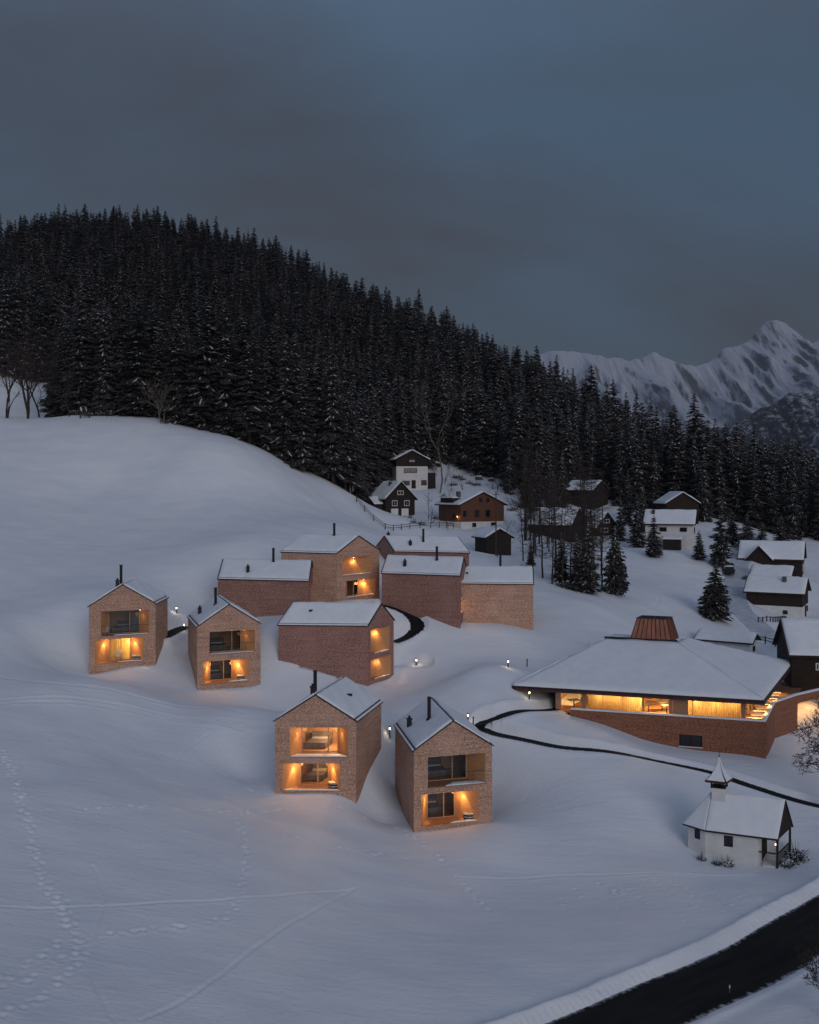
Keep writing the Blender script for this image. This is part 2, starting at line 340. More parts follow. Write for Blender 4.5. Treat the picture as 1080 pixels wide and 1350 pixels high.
for (x, y, z) in [(70,70,-28),(70,110,-26),(85,160,-20),(-70,60,-15),(-95,110,-4),(-115,170,9),(-70,35,-18),(0,20,-29),(50,20,-29),(-50,0,-22),(110,220,-12),
                  (0,-120,-31),(110,-120,-31),(-160,-100,-8),(-200,60,10),(200,100,-28),(220,250,-20),(-200,200,22),(300,0,-31),(300,400,-32),(150,430,-35),(0,520,-10),(-160,560,30),(-330,400,70),(-330,200,40),(-300,0,10),(0,-300,-32),(-300,-300,-20),(300,-300,-32),(60,330,-8),(120,320,-18)]:
    ctl.append((x, y, z + CZ))
for (px, yt, d) in [(-200,312,400),(0,312,400),(80,286,410),(200,287,410),(320,303,400),(430,351,385),(500,388,370),(600,418,350),(690,470,330),(760,503,315),(820,524,300),(870,547,290),(920,566,280),(1000,582,270),(1080,590,270)]:
    p = P(px, yt, d); ctl.append((p[0], p[1], p[2] - 16.0))
for (px, py, d) in [(522.7,644,245),(508.8,681,216),(560,684,214),(608,697,206),(668,697,204),(642,731,178),(781,672,226),(784,717,200),(722,712,196),(914,724,195),(1057,762,182),(1010,757,178),(1058,818,160),(1000,806,156),(989,867,130),(1040,784,172)]:
    ctl.append(tuple(P(px, py, d)))
ctl = np.array(ctl)
C0 = 8.0
_d = np.sqrt(((ctl[:, None, :2] - ctl[None, :, :2]) ** 2).sum(-1) + C0 * C0)
_n = len(ctl)
_A = np.zeros((_n + 3, _n + 3)); _A[:_n, :_n] = _d + np.eye(_n) * (-0.004)
_A[:_n, _n] = 1; _A[:_n, _n + 1:] = ctl[:, :2]; _A[_n, :_n] = 1; _A[_n + 1:, :_n] = ctl[:, :2].T
_w = np.linalg.solve(_A, np.concatenate([ctl[:, 2], [0, 0, 0]]))

def rbf(x, y):
    sh = np.shape(x); x = np.ravel(np.asarray(x, float)); y = np.ravel(np.asarray(y, float))
    out = np.empty(len(x))
    for i in range(0, len(x), 20000):
        a = x[i:i + 20000]; b = y[i:i + 20000]
        dd = np.sqrt((a[:, None] - ctl[None, :, 0]) ** 2 + (b[:, None] - ctl[None, :, 1]) ** 2 + C0 * C0)
        out[i:i + 20000] = dd @ _w[:_n] + _w[_n] + _w[_n + 1] * a + _w[_n + 2] * b
    # far out the land levels off to the valley floor
    r = np.sqrt((x / 420.0) ** 2 + ((y - 120) / 480.0) ** 2)
    k = np.clip((r - 0.8) / 0.9, 0, 1); k = k * k * (3 - 2 * k)
    out = out * (1 - k) + (CZ - 34.0) * k
    return out.reshape(sh)

def px_ground(px, py, fn, d0=35.0, d1=330.0):
    ds = np.arange(d0, d1, 0.5)
    p = np.stack([(px - CX) / F * ds, ds, CZ - (py - YH) / F * ds], 1)
    h = p[:, 2] - fn(p[:, 0], p[:, 1])
    i = int(np.argmax(h < 0)) if (h < 0).any() else len(ds) - 1
    lo, hi = ds[max(i - 1, 0)], ds[i]
    for _ in range(12):
        mid = (lo + hi) / 2
        q = P(px, py, mid)
        if q[2] - float(fn(np.array([q[0]]), np.array([q[1]]))[0]) < 0: hi = mid
        else: lo = mid
    return np.array(P(px, py, hi))

def resample(pts, step):
    pts = np.array(pts, float); out = [pts[0]]
    # Catmull-Rom through the points
    fine = []
    for i in range(len(pts) - 1):
        p0 = pts[max(i - 1, 0)]; p1 = pts[i]; p2 = pts[i + 1]; p3 = pts[min(i + 2, len(pts) - 1)]
        for t in np.linspace(0, 1, 24, endpoint=False):
            fine.append(0.5 * ((2 * p1) + (-p0 + p2) * t + (2 * p0 - 5 * p1 + 4 * p2 - p3) * t * t + (-p0 + 3 * p1 - 3 * p2 + p3) * t ** 3))
    fine.append(pts[-1]); fine = np.array(fine)
    s = np.concatenate([[0], np.cumsum(np.linalg.norm(np.diff(fine, axis=0), axis=1))])
    n = max(2, int(s[-1] / step))
    ss = np.linspace(0, s[-1], n + 1)
    return np.stack([np.interp(ss, s, fine[:, k]) for k in range(fine.shape[1])], 1)

def dist_poly(x, y, line):
    best = np.full(x.shape, 1e9)
    for a, b in zip(line[:-1], line[1:]):
        dx, dy = b[0] - a[0], b[1] - a[1]; l2 = dx * dx + dy * dy + 1e-12
        t = np.clip(((x - a[0]) * dx + (y - a[1]) * dy) / l2, 0, 1)
        best = np.minimum(best, np.hypot(x - a[0] - t * dx, y - a[1] - t * dy))
    return best

def sstep(a, b, v):
    t = np.clip((v - a) / (b - a), 0, 1); return t * t * (3 - 2 * t)

# road centre line and half width
def gpt(px, py): return px_ground(px, py, rbf)[:2]
road_up = np.array([gpt(*p) for p in ((713,1348),(828,1298),(947,1248),(1013,1211),(1080,1174))])
road_lo = np.array([gpt(*p) for p in ((854,1350),(947,1310),(1013,1281),(1080,1251),(1150,1220))])
e0 = road_up[0] + (road_up[0] - road_up[2]) * 1.6; e1 = road_up[-1] + (road_up[-1] - road_up[-3]) * 2.2
road_top = resample([e0] + list(road_up) + [e1], 0.8)
RW = 4.3
tt = np.gradient(road_top, axis=0); tt /= np.linalg.norm(tt, axis=1)[:, None]
nrm = np.stack([tt[:, 1], -tt[:, 0]], 1)
road_c = road_top + nrm * RW / 2
ROADZ_off = -0.22
paths = []
def add_path(pts, hw, depth): paths.append((resample([gpt(*p) for p in pts], 0.6), hw, depth))
add_path([(742,930),(700,932),(662,938),(640,945),(632,953),(645,962),(700,973),(760,983),(850,996),(930,1013),(985,1031),(1060,1053),(1150,1075)], 0.55, 0.26)
add_path([(505,793),(522,799),(538,806),(549,816),(549,828),(536,838),(520,846)], 0.8, 0.28)
add_path([(214,838),(224,832),(236,826),(247,822)], 0.8, 0.25)
add_path([(560,876),(530,876),(519,876)], 0.5, 0.12)
lane = np.array([[0.0, 0.0], [1.0, 0.0]]) if False else resample([gpt(*p) for p in ((985,700),(975,735),(968,770),(975,800),(1000,825),(1040,850),(1090,875))], 2.0)

paths.append((lane, 1.7, 0.28))

trails = []     # (polyline, kind)
def add_trail(pts, kind): trails.append((resample([gpt(*p) for p in pts], 0.4), kind))
def z4(l): return [(a / 2.0, 880 + b / 2.0) for a, b in l]
add_trail(z4([(10,235),(40,310),(70,400),(85,490),(120,580),(160,640),(185,690),(210,740),(205,775),(140,840),(60,890),(0,920)]), 'foot')
add_trail(z4([(14,225),(48,310),(78,400),(95,490),(132,580),(174,640),(196,690),(216,735)]), 'foot')
add_trail(z4([(210,725),(270,708),(400,690),(500,675),(600,660),(640,570),(650,500),(635,410),(660,380)]), 'foot')
add_trail(z4([(130,372),(300,370),(500,372),(780,368)]), 'foot')
add_trail(z4([(210,740),(130,785),(70,820),(0,838)]), 'foot')
add_trail(z4([(200,705),(120,745),(60,790),(0,822)]), 'foot')
add_trail(z4([(680,330),(620,280),(560,230)]), 'foot')
add_trail(z4([(760,445),(860,470),(960,492),(1075,500)]), 'foot')
add_trail(z4([(370,935),(520,860),(700,720),(830,640),(940,580)]), 'line')
add_trail(z4([(0,635),(200,632),(600,615),(940,585)]), 'line')
add_trail(z4([(0,25),(150,45),(400,85),(540,105),(640,120)]), 'ski')
add_trail(z4([(0,88),(120,80),(300,95),(440,125),(640,140),(720,145)]), 'ski')
add_trail(z4([(0,96),(120,90),(300,104),(440,132),(640,148)]), 'ski')
add_trail(z4([(470,290),(475,230),(530,185),(560,165)]), 'line')
add_trail(z4([(245,520),(275,600),(250,700),(240,800),(300,935)]), 'line')
add_trail([(0,590),(50,600),(150,630),(250,655),(350,677),(420,690)], 'ski')
add_trail([(0,597),(60,612),(160,640),(260,668),(330,683)], 'ski')
add_trail([(10,600),(50,630),(100,670),(160,705),(200,735)], 'ski')
add_trail([(600,1156),(720,1156),(840,1153),(940,1152),(1000,1150)], 'line')
add_trail([(845,770),(868,788),(862,800),(840,803)], 'ski')
add_trail([(430,1063),(520,1085),(600,1150),(640,1200)], 'foot')

hollows = [(80, 845, 5.0, 1.7), (335, 990, 3.6, 1.8), (500, 1058, 2.4, 1.2), (1000, 1135, 3, .3), (895, 1105, 3.5, 0.5), (665, 1095, 3.0, -0.25)]
hol = [(*gpt(a, b), r, dp) for a, b, r, dp in hollows]

def inset_dist(x, y, poly):
    """positive inside a convex polygon: distance to its nearest edge"""
    c = np.mean(poly, axis=0); best = np.full(np.shape(x), 1e9)
    for i in range(len(poly)):
        a = np.array(poly[i]); b = np.array(poly[(i + 1) % len(poly)])
        n = np.array([-(b - a)[1], (b - a)[0]]); n = n / np.linalg.norm(n)
        if np.dot(c - a, n) < 0: n = -n
        best = np.minimum(best, (x - a[0]) * n[0] + (y - a[1]) * n[1])
    return best

pads = []
for k, L in LD.items():
    quad = [L['fl'], L['fr'], L['br'], L['bl']]
    zs = [float(rbf(np.array([q[0]]), np.array([q[1]]))[0]) for q in quad]
    pads.append((quad, min(zs) - 0.8, 0.25 if k in 'ABCDE' else 0.5))
HP = [np.array((16.2, 100.4)), np.array((33.0, 95.3)), np.array((41.5, 114.0)), np.array((20.6, 120.0))]
pads.append((HP, HFLOOR - 0.6, 0.2))

def ground_base(x, y):
    """terrain without footprints and building pads"""
    x = np.asarray(x, float); y = np.asarray(y, float)
    z = rbf(x, y)
    for hx, hy, r, dp in hol:
        z = z - dp * np.exp(-((x - hx) ** 2 + (y - hy) ** 2) / (r * r))
    calm = np.ones(x.shape)
    for k, L in LD.items():
        q = [L['fl'], L['fr'], L['br'], L['bl']]; c = np.mean(q, axis=0); m = (np.abs(x - c[0]) < 14) & (np.abs(y - c[1]) < 14)
        if m.any(): calm[m] *= sstep(0.3, 5.0, -inset_dist(x[m], y[m], q))
    z = z + calm * (0.10 * np.sin(x * 0.31 + 1.3 * np.sin(y * 0.17)) * np.sin(y * 0.23 + x * 0.05) + 0.05 * np.sin(x * 0.9 + y * 0.4) * np.sin(y * 0.7))
    return z

road_z = ground_base(road_top[:, 0], road_top[:, 1]) + ROADZ_off
road_z = np.convolve(np.pad(road_z, 10, mode='edge'), np.ones(21) / 21, 'valid')
path_z = []
for ln, hw, dep in paths:
    zz = ground_base(ln[:, 0], ln[:, 1]); zz = np.convolve(np.pad(zz, 3, mode='edge'), np.ones(7) / 7, 'valid'); path_z.append(zz - dep)

def nearest_idx(x, y, line):
    best = np.full(x.shape, 1e18); idx = np.zeros(x.shape, int)
    for i, p in enumerate(line):
        d2 = (x - p[0]) ** 2 + (y - p[1]) ** 2
        m = d2 < best; best[m] = d2[m]; idx[m] = i
    return np.sqrt(best), idx

def along(x, y, line, vals):
    """distance to a polyline, the value interpolated along it, and the signed side"""
    best = np.full(x.shape, 1e9); val = np.zeros(x.shape); side = np.zeros(x.shape); arc = np.zeros(x.shape); s0 = 0.0
    for i in range(len(line) - 1):
        a, b = line[i], line[i + 1]; dx, dy = b[0] - a[0], b[1] - a[1]; l = math.hypot(dx, dy) + 1e-9
        t = np.clip(((x - a[0]) * dx + (y - a[1]) * dy) / (l * l), 0, 1); rx, ry = x - a[0] - t * dx, y - a[1] - t * dy
        d = np.hypot(rx, ry); m = d < best
        best[m] = d[m]; val[m] = vals[i] * (1 - t[m]) + vals[i + 1] * t[m]; side[m] = (rx * dy - ry * dx)[m] / l; arc[m] = s0 + t[m] * l
        s0 += l
    return best, val, side, arc

def ground(x, y, detail=False):
    x = np.asarray(x, float); y = np.asarray(y, float); sh = x.shape
    x = x.ravel(); y = y.ravel()
    z = ground_base(x, y)
    # road bed and its ploughed bank
    m = (y < 110) & (y > 20) & (x > -20) & (x < 80)
    if m.any():
        xi, yi = x[m], y[m]
        d, rz, rel, arc = along(xi, yi, road_c, road_z)
        zi = z[m]
        k = 1 - sstep(RW / 2 + 0.05, RW / 2 + 2.4, d)
        zi = zi * (1 - k) + rz * k
        zi = np.where(d < RW / 2 + 0.02, rz - 0.06, zi); zi = np.where(d < RW / 2 - 0.3, rz - 0.3, zi)
        bank = np.exp(-((rel + RW / 2 + 0.75) / 0.42) ** 2) * (0.50 + 0.02 * np.sin(arc * 2.3 + 2 * np.sin(arc * .6)) + 0.05 * np.sin(arc * 0.37)) + 0.14 * np.exp(-((rel - RW / 2 - 0.5) / 0.3) ** 2)
        bank = bank + 0.16 * np.exp(-((rel + RW / 2 + 0.28) / 0.16) ** 2) * (0.5 + 0.5 * np.sin(arc * 14 + np.sin(arc * 1.7)))
        zi = zi + np.where(d < RW / 2 + 4, bank, 0)
        z[m] = zi
    for (ln, hw, dep), pz in zip(paths, path_z):
        m = (x > ln[:, 0].min() - 3) & (x < ln[:, 0].max() + 3) & (y > ln[:, 1].min() - 3) & (y < ln[:, 1].max() + 3)
        if not m.any(): continue
        xi, yi = x[m], y[m]
        d, pzi, _, _ = along(xi, yi, ln, pz)
        k = 1 - sstep(hw, hw + 0.75, d)
        zi = z[m] * (1 - k) + pzi * k
        zi = np.where(d < hw, pzi - 0.08, zi) + 0.08 * np.exp(-((d - hw - 0.7) / 0.3) ** 2)
        z[m] = zi
    for quad, zp, ins in pads:
        q = np.array(quad); m = (x > q[:, 0].min()) & (x < q[:, 0].max()) & (y > q[:, 1].min()) & (y < q[:, 1].max())
        if m.any():
            d = inset_dist(x[m], y[m], quad)
            z[m] = np.where(d > ins, np.minimum(z[m], zp), z[m])
    if detail:
        r2 = np.random.default_rng(3)
        for ln, kind in trails:
            m = (x > ln[:, 0].min() - 2) & (x < ln[:, 0].max() + 2) & (y > ln[:, 1].min() - 2) & (y < ln[:, 1].max() + 2)
            if not m.any(): continue
            xi, yi = x[m], y[m]; dz = np.zeros(len(xi))
            if kind == 'foot':
                st = resample(ln, 0.62); tg = np.gradient(st, axis=0); tg /= np.linalg.norm(tg, axis=1)[:, None] + 1e-9
                for j, (p, t) in enumerate(zip(st, tg)):
                    s = 0.13 if j % 2 else -0.13
                    c = p + np.array([-t[1], t[0]]) * s + r2.normal(0, 0.09, 2)
                    w = (np.abs(xi - c[0]) < 0.9) & (np.abs(yi - c[1]) < 0.9)
                    rr = np.hypot(xi[w] - c[0], yi[w] - c[1])
                    am = r2.uniform(.25, 1.0); ra = r2.uniform(.10, .16); el = 1 + .6 * r2.random()
                    lx = ((xi[w] - c[0]) * t[0] + (yi[w] - c[1]) * t[1]) / el; ly = -(xi[w] - c[0]) * t[1] + (yi[w] - c[1]) * t[0]; rr = np.hypot(lx, ly)
                    dz[w] += am * (-0.12 * np.exp(-(rr / ra) ** 2) + 0.04 * np.exp(-((rr - 2 * ra) / 0.09) ** 2))
            else:
                d = dist_poly(xi, yi, ln)
                if kind == 'line': dz = -0.05 * np.exp(-(d / 0.10) ** 2) + 0.025 * np.exp(-((d - 0.22) / 0.09) ** 2)
                else: dz = -0.06 * np.exp(-((d - 0.16) / 0.10) ** 2) + 0.045 * np.exp(-((d - 0.42) / 0.14) ** 2)
            z[m] += dz
        # trampled snow in front of the chapel
        for _ in range(90):
            c = gpt_tr[_]
            w = (np.abs(x - c[0]) < 0.9) & (np.abs(y - c[1]) < 0.9)
            if w.any():
                rr = np.hypot(x[w] - c[0], y[w] - c[1])
                z[w] += -0.06 * np.exp(-(rr / 0.15) ** 2) + 0.025 * np.exp(-((rr - 0.3) / 0.12) ** 2)
    return z.reshape(sh)
_r = np.random.default_rng(11)
_c = [gpt(860, 1178), gpt(985, 1195)]
gpt_tr = [(_c[k % 2] + _r.normal(0, 1, 2) * np.array([3.2 if k % 2 == 0 else 2.2, 1.6])) for k in range(90)]

def gz(x, y): return float(ground(np.array([float(x)]), np.array([float(y)]))[0])
def on_ground(px, py):
    p = px_ground(px, py, ground_base); p[2] = gz(p[0], p[1]); return p

def axis(dense, grow_lo, grow_hi):
    lo = [dense[0]]; s = dense[1] - dense[0]
    while lo[-1] > grow_lo: s *= 1.22; lo.append(lo[-1] - s)
    hi = [dense[-1]]; s = dense[-1] - dense[-2]
    while hi[-1] < grow_hi: s *= 1.16; hi.append(hi[-1] + s)
    return np.array(lo[:0:-1] + list(dense) + hi[1:])
xs = axis(np.concatenate([np.arange(-76, -34, 0.4), np.arange(-34, 14, 0.115), np.arange(14, 40, 0.17), np.arange(40, 80, 0.45)]), -5000, 5000)
ys = axis(np.concatenate([np.arange(40, 84, 0.115), np.arange(84, 102, 0.17), np.arange(102, 150, 0.3), np.arange(150, 210, 0.5), np.arange(210, 300, 1.5)]), -1200, 7500)
GX, GY = np.meshgrid(xs, ys)
GZ = ground(GX, GY, True)
def grid_object(name, X, Y, Z, mat):
    ny, nx = X.shape
    me = bpy.data.meshes.new(name)
    V = np.stack([X, Y, Z], -1).reshape(-1, 3)
    i = np.arange((ny - 1) * nx).reshape(ny - 1, nx)[:, :-1].ravel()
    Q = np.stack([i, i + 1, i + nx + 1, i + nx], 1)
    me.vertices.add(len(V)); me.vertices.foreach_set('co', V.ravel())
    me.loops.add(Q.size); me.loops.foreach_set('vertex_index', Q.ravel().astype(np.int32))
    me.polygons.add(len(Q)); me.polygons.foreach_set('loop_start', np.arange(0, Q.size, 4, dtype=np.int32))
    me.polygons.foreach_set('use_smooth', np.ones(len(Q), bool))
    me.materials.append(mat); me.update(calc_edges=True)
    return link(bpy.data.objects.new(name, me))
tag(grid_object('snow_ground', GX, GY, GZ, M['field']), kind='structure')

def strip(name, ln, zz, hw, mat, ragged=0.0, extra=0):
    mb = MB(); t = np.gradient(ln, axis=0); t /= np.linalg.norm(t, axis=1)[:, None] + 1e-9
    n = np.stack([-t[:, 1], t[:, 0]], 1)
    A = [np.array([*(ln[i] + n[i] * hw), zz[i]]) for i in range(len(ln))]
    B = [np.array([*(ln[i] - n[i] * hw), zz[i]]) for i in range(len(ln))]
    for i in range(len(ln) - 1): mb.poly([B[i], B[i + 1], A[i + 1], A[i]])
    o = mb.build(name, mat); s = np.concatenate([[0], np.cumsum(np.linalg.norm(np.diff(ln, axis=0), axis=1))]); uv = []
    for i in range(len(ln) - 1): uv += [s[i], -1, s[i + 1], -1, s[i + 1], 1, s[i], 1]
    o.data.uv_layers[0].data.foreach_set('uv', uv)
    return tag(o, kind='structure')
M['road'] = road_mat()
strip('road', road_c, road_z - 0.005, RW / 2 + 0.06, M['road'])
M['packed'] = noisy('packed_snow', (0.42, 0.45, 0.52), (0.60, 0.63, 0.68), 0.8, 0.6, bump=0.3, dist=0.15)
strip('lane', paths[-1][0], path_z[-1] - .01, 1.85, M['packed'])
for (ln, hw, dep), pz in zip(paths[:3], path_z[:3]): strip('path', ln, pz - 0.01, hw + 0.15, M['road'])

# ------------------------------------------------------------------ pieces shared by the roofs
def bil(q, s, t):
    return (q[0] * (1 - s) * (1 - t) + q[1] * s * (1 - t) + q[2] * s * t + q[3] * (1 - s) * t)

def snow_sheet(mb, quad, thick, n=14, m=14, seed=0, rough=0.03, mat=0, edge=0.10):
    """snow lying on a sloping quad (corners given low-low-high-high): soft edges, slightly lumpy top"""
    r = np.random.default_rng(seed); q = [np.array(p, float) for p in quad]
    ls = max(np.linalg.norm(q[1] - q[0]), .1); lt = max(np.linalg.norm(q[3] - q[0]), .1)
    S_ = np.concatenate([[0, edge * .35 / ls, edge / ls], np.linspace(0, 1, n)[1:-1], [1 - edge / ls, 1 - edge * .35 / ls, 1]]); S_ = np.unique(np.clip(S_, 0, 1))
    T_ = np.concatenate([[0, edge * .35 / lt, edge / lt], np.linspace(0, 1, m)[1:-1], [1 - edge / lt, 1 - edge * .35 / lt, 1]]); T_ = np.unique(np.clip(T_, 0, 1))
    ph = r.uniform(0, 6.28, 6)
    V = []
    for t in T_:
        for s in S_:
            p = bil(q, s, t); e = min(s, 1 - s) * ls; e2 = min(t, 1 - t) * lt; e = min(e, e2)
            h = thick * (1 - math.exp(-e / (edge * 0.4))) if e > 1e-6 else 0.0
            h += (rough * (math.sin(p[0] * 1.3 + ph[0]) * math.sin(p[1] * 1.1 + ph[1]) + 0.6 * math.sin(p[0] * 2.9 + p[1] * 2.1 + ph[2]))) if e > edge * .5 else 0
            V.append(p + np.array([0, 0, 0.006 + h]))
    ns = len(S_); fs = []
    for j in range(len(T_) - 1):
        for i in range(ns - 1):
            a = j * ns + i; fs.append((a, a + 1, a + ns + 1, a + ns))
    mb.mesh(V, fs, mat)

def P3(p2, z): return np.array([p2[0], p2[1], z])
def unit(v): v = np.array(v, float); return v / (np.linalg.norm(v) + 1e-12)

def point_light(name, loc, power, col=(1.0, 0.60, 0.24), rad=0.05, parent=None):
    l = bpy.data.lights.new(name, 'POINT'); l.energy = power; l.color = col; l.shadow_soft_size = rad
    o = bpy.data.objects.new(name, l); o.location = [float(v) for v in loc]; link(o)
    if parent is not None: o.parent = parent; o.matrix_parent_inverse = Matrix.Translation(-Vector(parent.location))
    return o
def spot_light(name, loc, target, power, ang=60, col=(1.0, 0.58, 0.19), rad=0.03, parent=None, blend=0.6):
    l = bpy.data.lights.new(name, 'SPOT'); l.energy = power; l.color = col; l.shadow_soft_size = rad
    l.spot_size = R(ang); l.spot_blend = blend
    o = bpy.data.objects.new(name, l); o.location = [float(v) for v in loc]
    d = Vector([float(a - b) for a, b in zip(target, loc)]); o.rotation_euler = d.to_track_quat('-Z', 'Y').to_euler(); link(o)
    if parent is not None: o.parent = parent; o.matrix_parent_inverse = Matrix.Translation(-Vector(parent.location))
    return o

LODGES = {}
def lodge(key, label, openings=(), shade='shingle', chimney=None, vents=(), hatch=None, seed=0, cat='chalet'):
    L = LD[key]; fl, fr, br, bl, ze, zr = (L[k] for k in ('fl', 'fr', 'br', 'bl', 'ze', 'zr'))
    base = min(gz(*q) for q in (fl, fr, br, bl)) - 2.0
    org = (*((fl + fr) / 2), gz(*((fl + fr) / 2)))
    t = thing('timber_lodge', label, cat, org, 0, 'gabled shingle lodges on the snow slope')
    off = org
    inn = unit(((bl - fl) + (br - fr)) / 2)          # into the house
    ux = fr - fl; W = np.linalg.norm(ux); ux = ux / W
    mf = (fl + fr) / 2; mb_ = (bl + br) / 2
    def fp(u, z, dep=0.0): return np.array([*(fl + ux * u * W + inn * dep), z])
    def hit(px, py, dep=0.0):
        """where the line of sight of a photo point meets the front wall, moved dep metres in: (u, z)"""
        a = fl + inn * dep; dx = (px - CX) / F
        # solve d*(dx,1) = a + ux*s
        A = np.array([[dx, -ux[0]], [1.0, -ux[1]]]); d, s = np.linalg.solve(A, a)
        return s / W, CZ - (py - YH) / F * d
    # openings -> metric rectangles on the front wall
    ops = []
    for o in openings:
        if 'px' in o:
            x0, x1, yt, yb = o['px']; u0, zt = hit(x0, yt); _, zb = hit(x0, yb); u1, _ = hit(x1, yt)
        else: u0, u1, zb, zt = o['uz'][0], o['uz'][1], ze + o['uz'][2], ze + o['uz'][3]
        u0 = max(u0, 0.035); u1 = min(u1, 0.965)
        D = o.get('D', 1.5); ym = (o['px'][2] + o['px'][3]) / 2 if 'px' in o else 0
        g0 = hit(o['gl'], ym, D)[0] if o.get('gl') else u0 + o.get('g0', 0.0)
        g1 = hit(o['gr'], ym, D)[0] if o.get('gr') else u1 - o.get('g1', 0.0)
        g0 = min(max(g0, u0), u1 - .1); g1 = max(min(g1, u1), g0 + .08)
        ops.append(dict(o, u0=u0, u1=u1, zb=zb, zt=zt, g0_=g0, g1_=g1, D=D))
    # shell
    w = MB()
    us = sorted(set([0, 1] + [v for o in ops for v in (o['u0'], o['u1'])]))
    zs = sorted(set([base, ze] + [v for o in ops for v in (o['zb'], o['zt'])]))
    for i in range(len(us) - 1):
        for j in range(len(zs) - 1):
            um, zm = (us[i] + us[i + 1]) / 2, (zs[j] + zs[j + 1]) / 2
            if any(o['u0'] < um < o['u1'] and o['zb'] < zm < o['zt'] for o in ops): continue
            w.poly([fp(us[i], zs[j]), fp(us[i + 1], zs[j]), fp(us[i + 1], zs[j + 1]), fp(us[i], zs[j + 1])])
    w.poly([P3(fl, ze), P3(fr, ze), P3(mf, zr)])
    w.poly([P3(fr, base), P3(br, base), P3(br, ze), P3(fr, ze)])
    w.poly([P3(bl, base), P3(fl, base), P3(fl, ze), P3(bl, ze)])
    w.poly([P3(br, base), P3(bl, base), P3(bl, ze), P3(mb_, zr), P3(br, ze)])
    w.build('wall', M[shade], t, off=off)
    # roof: two dark sheets with snow on them, ridge gap and gutters left bare
    ov = 0.10; eo = 0.14
    rf = MB(); sn = MB()
    fx = -inn * ov; bx = inn * ov
    zlift = 0.03
    for sgn, a, b in ((-1, fl, bl), (1, fr, br)):
        out = ux * sgn * eo; dzo = (zr - ze) / (W / 2) * eo
        q = [P3(a + out + fx, ze - dzo + zlift), P3(b + out + bx, ze - dzo + zlift), P3(mb_ + bx, zr + zlift), P3(mf + fx, zr + zlift)]
        q = [p + np.array([0, 0, .09]) for p in q]
        rf.slab(q, 0.09)
        qq = [bil(q, .012, .085), bil(q, .988, .085), bil(q, .988, .972), bil(q, .012, .972)]
        snow_sheet(sn, qq, 0.17, n=22, m=12, seed=seed + sgn, rough=.045)
        q2 = [bil(q, .01, .004), bil(q, .99, .004), bil(q, .99, .05), bil(q, .01, .05)]
        snow_sheet(sn, q2, 0.07, n=18, m=3, seed=seed + 9 + sgn, rough=0.008, edge=0.06)
    # snow guard bars
    r = rf.build('roof', M['roof'], t, off=off)
    sn.build('roof_snow', M['snow'], r, smooth=True, off=off)
    def roof_pt(side, s, tt):
        a, b = (fl, bl) if side < 0 else (fr, br)
        q = [P3(a, ze), P3(b, ze), P3(mb_, zr), P3(mf, zr)]
        return bil(q, s, tt) + np.array([0, 0, .12])
    if chimney:
        side, s, tt, h = chimney; c = roof_pt(side, s, tt); m = MB()
        m.tube([c - np.array([0, 0, .4]), c + np.array([0, 0, h])], 0.15, 10)
        m.tube([c + np.array([0, 0, h - .02]), c + np.array([0, 0, h + .06])], 0.18, 10)
        m.tube([c, c + np.array([0, 0, .18])], 0.24, 10)
        m.build('chimney', M['metal'], r, off=off)
    for side, s, tt in vents:
        c = roof_pt(side, s, tt); m = MB()
        m.box(c + np.array([0, 0, .32]), (.34, .34, .75), 0, math.atan2(ux[1], ux[0]))
        m.box(c + np.array([0, 0, .74]), (.46, .46, .07), 0, math.atan2(ux[1], ux[0]))
        m.tube([c + np.array([0, 0, .77]), c + np.array([0, 0, 1.0])], 0.1, 8)
        m.build('vent', M['metal'], r, off=off)
    if hatch:
        side, s, tt = hatch; c = roof_pt(side, s, tt); m = MB()
        m.box(c + np.array([0, 0, .2]), (.55, .25, .16), 0, math.atan2(ux[1], ux[0])); m.build('roof_hatch', M['metal'], r, off=off)
    # loggias
    for n, o in enumerate(ops):
        u0, u1, zb, zt, g0, g1, D = (o[k] for k in ('u0', 'u1', 'zb', 'zt', 'g0_', 'g1_', 'D'))
        A = [fp(u0, zb), fp(u1, zb), fp(u1, zt), fp(u0, zt)]; B = [fp(g0, zb, D), fp(g1, zb, D), fp(g1, zt, D), fp(g0, zt, D)]
        lg = MB()
        lg.poly([A[3], A[2], B[2], B[3]]); lg.poly([A[0], A[3], B[3], B[0]]); lg.poly([A[1], B[1], B[2], A[2]])
        lo = lg.build('loggia', M['lining'], t, off=off)
        fm = MB(); fm.poly([A[0], B[0], B[1], A[1]]); fm.build('deck', M['deck'], lo, off=off)
        # snow blown on to the deck edge + sill board
        sm = MB(); e = 0.35 if not o.get('snowy') else 0.8
        q = [fp(u0 + .004, zb + .012, .03), fp(u1 - .004, zb + .012, .03), fp(u1 - .012 - (u1 - g1) * e / D, zb + .012, e), fp(u0 + .012 + (g0 - u0) * e / D, zb + .012, e)]
        if o.get('snowpart'): a_, b_ = o['snowpart']; q = [bil([*q], a_, 0), bil(q, b_, 0), bil(q, b_, 1), bil(q, (a_ * .7 + b_ * .3), 1)]
        snow_sheet(sm, q, 0.07, n=8, m=4, seed=seed + n, rough=0.015, edge=.08); sm.build('deck_snow', M['snow'], lo, smooth=True, off=off)
        sb = MB(); p0, p1 = fp(u0, zb - .05, -.05), fp(u1, zb - .05, -.05)
        sb.hexa([p0 - (0, 0, .05), p1 - (0, 0, .05), fp(u1, zb - .1, -.003), fp(u0, zb - .1, -.003)], [p0, p1, fp(u1, zb - .05, -.003), fp(u0, zb - .05, -.003)])
        sb.build('sill', M['frame'], lo, off=off)
        # glazing
        bars = MB(); fw = 0.07; gw = (g1 - g0) * W
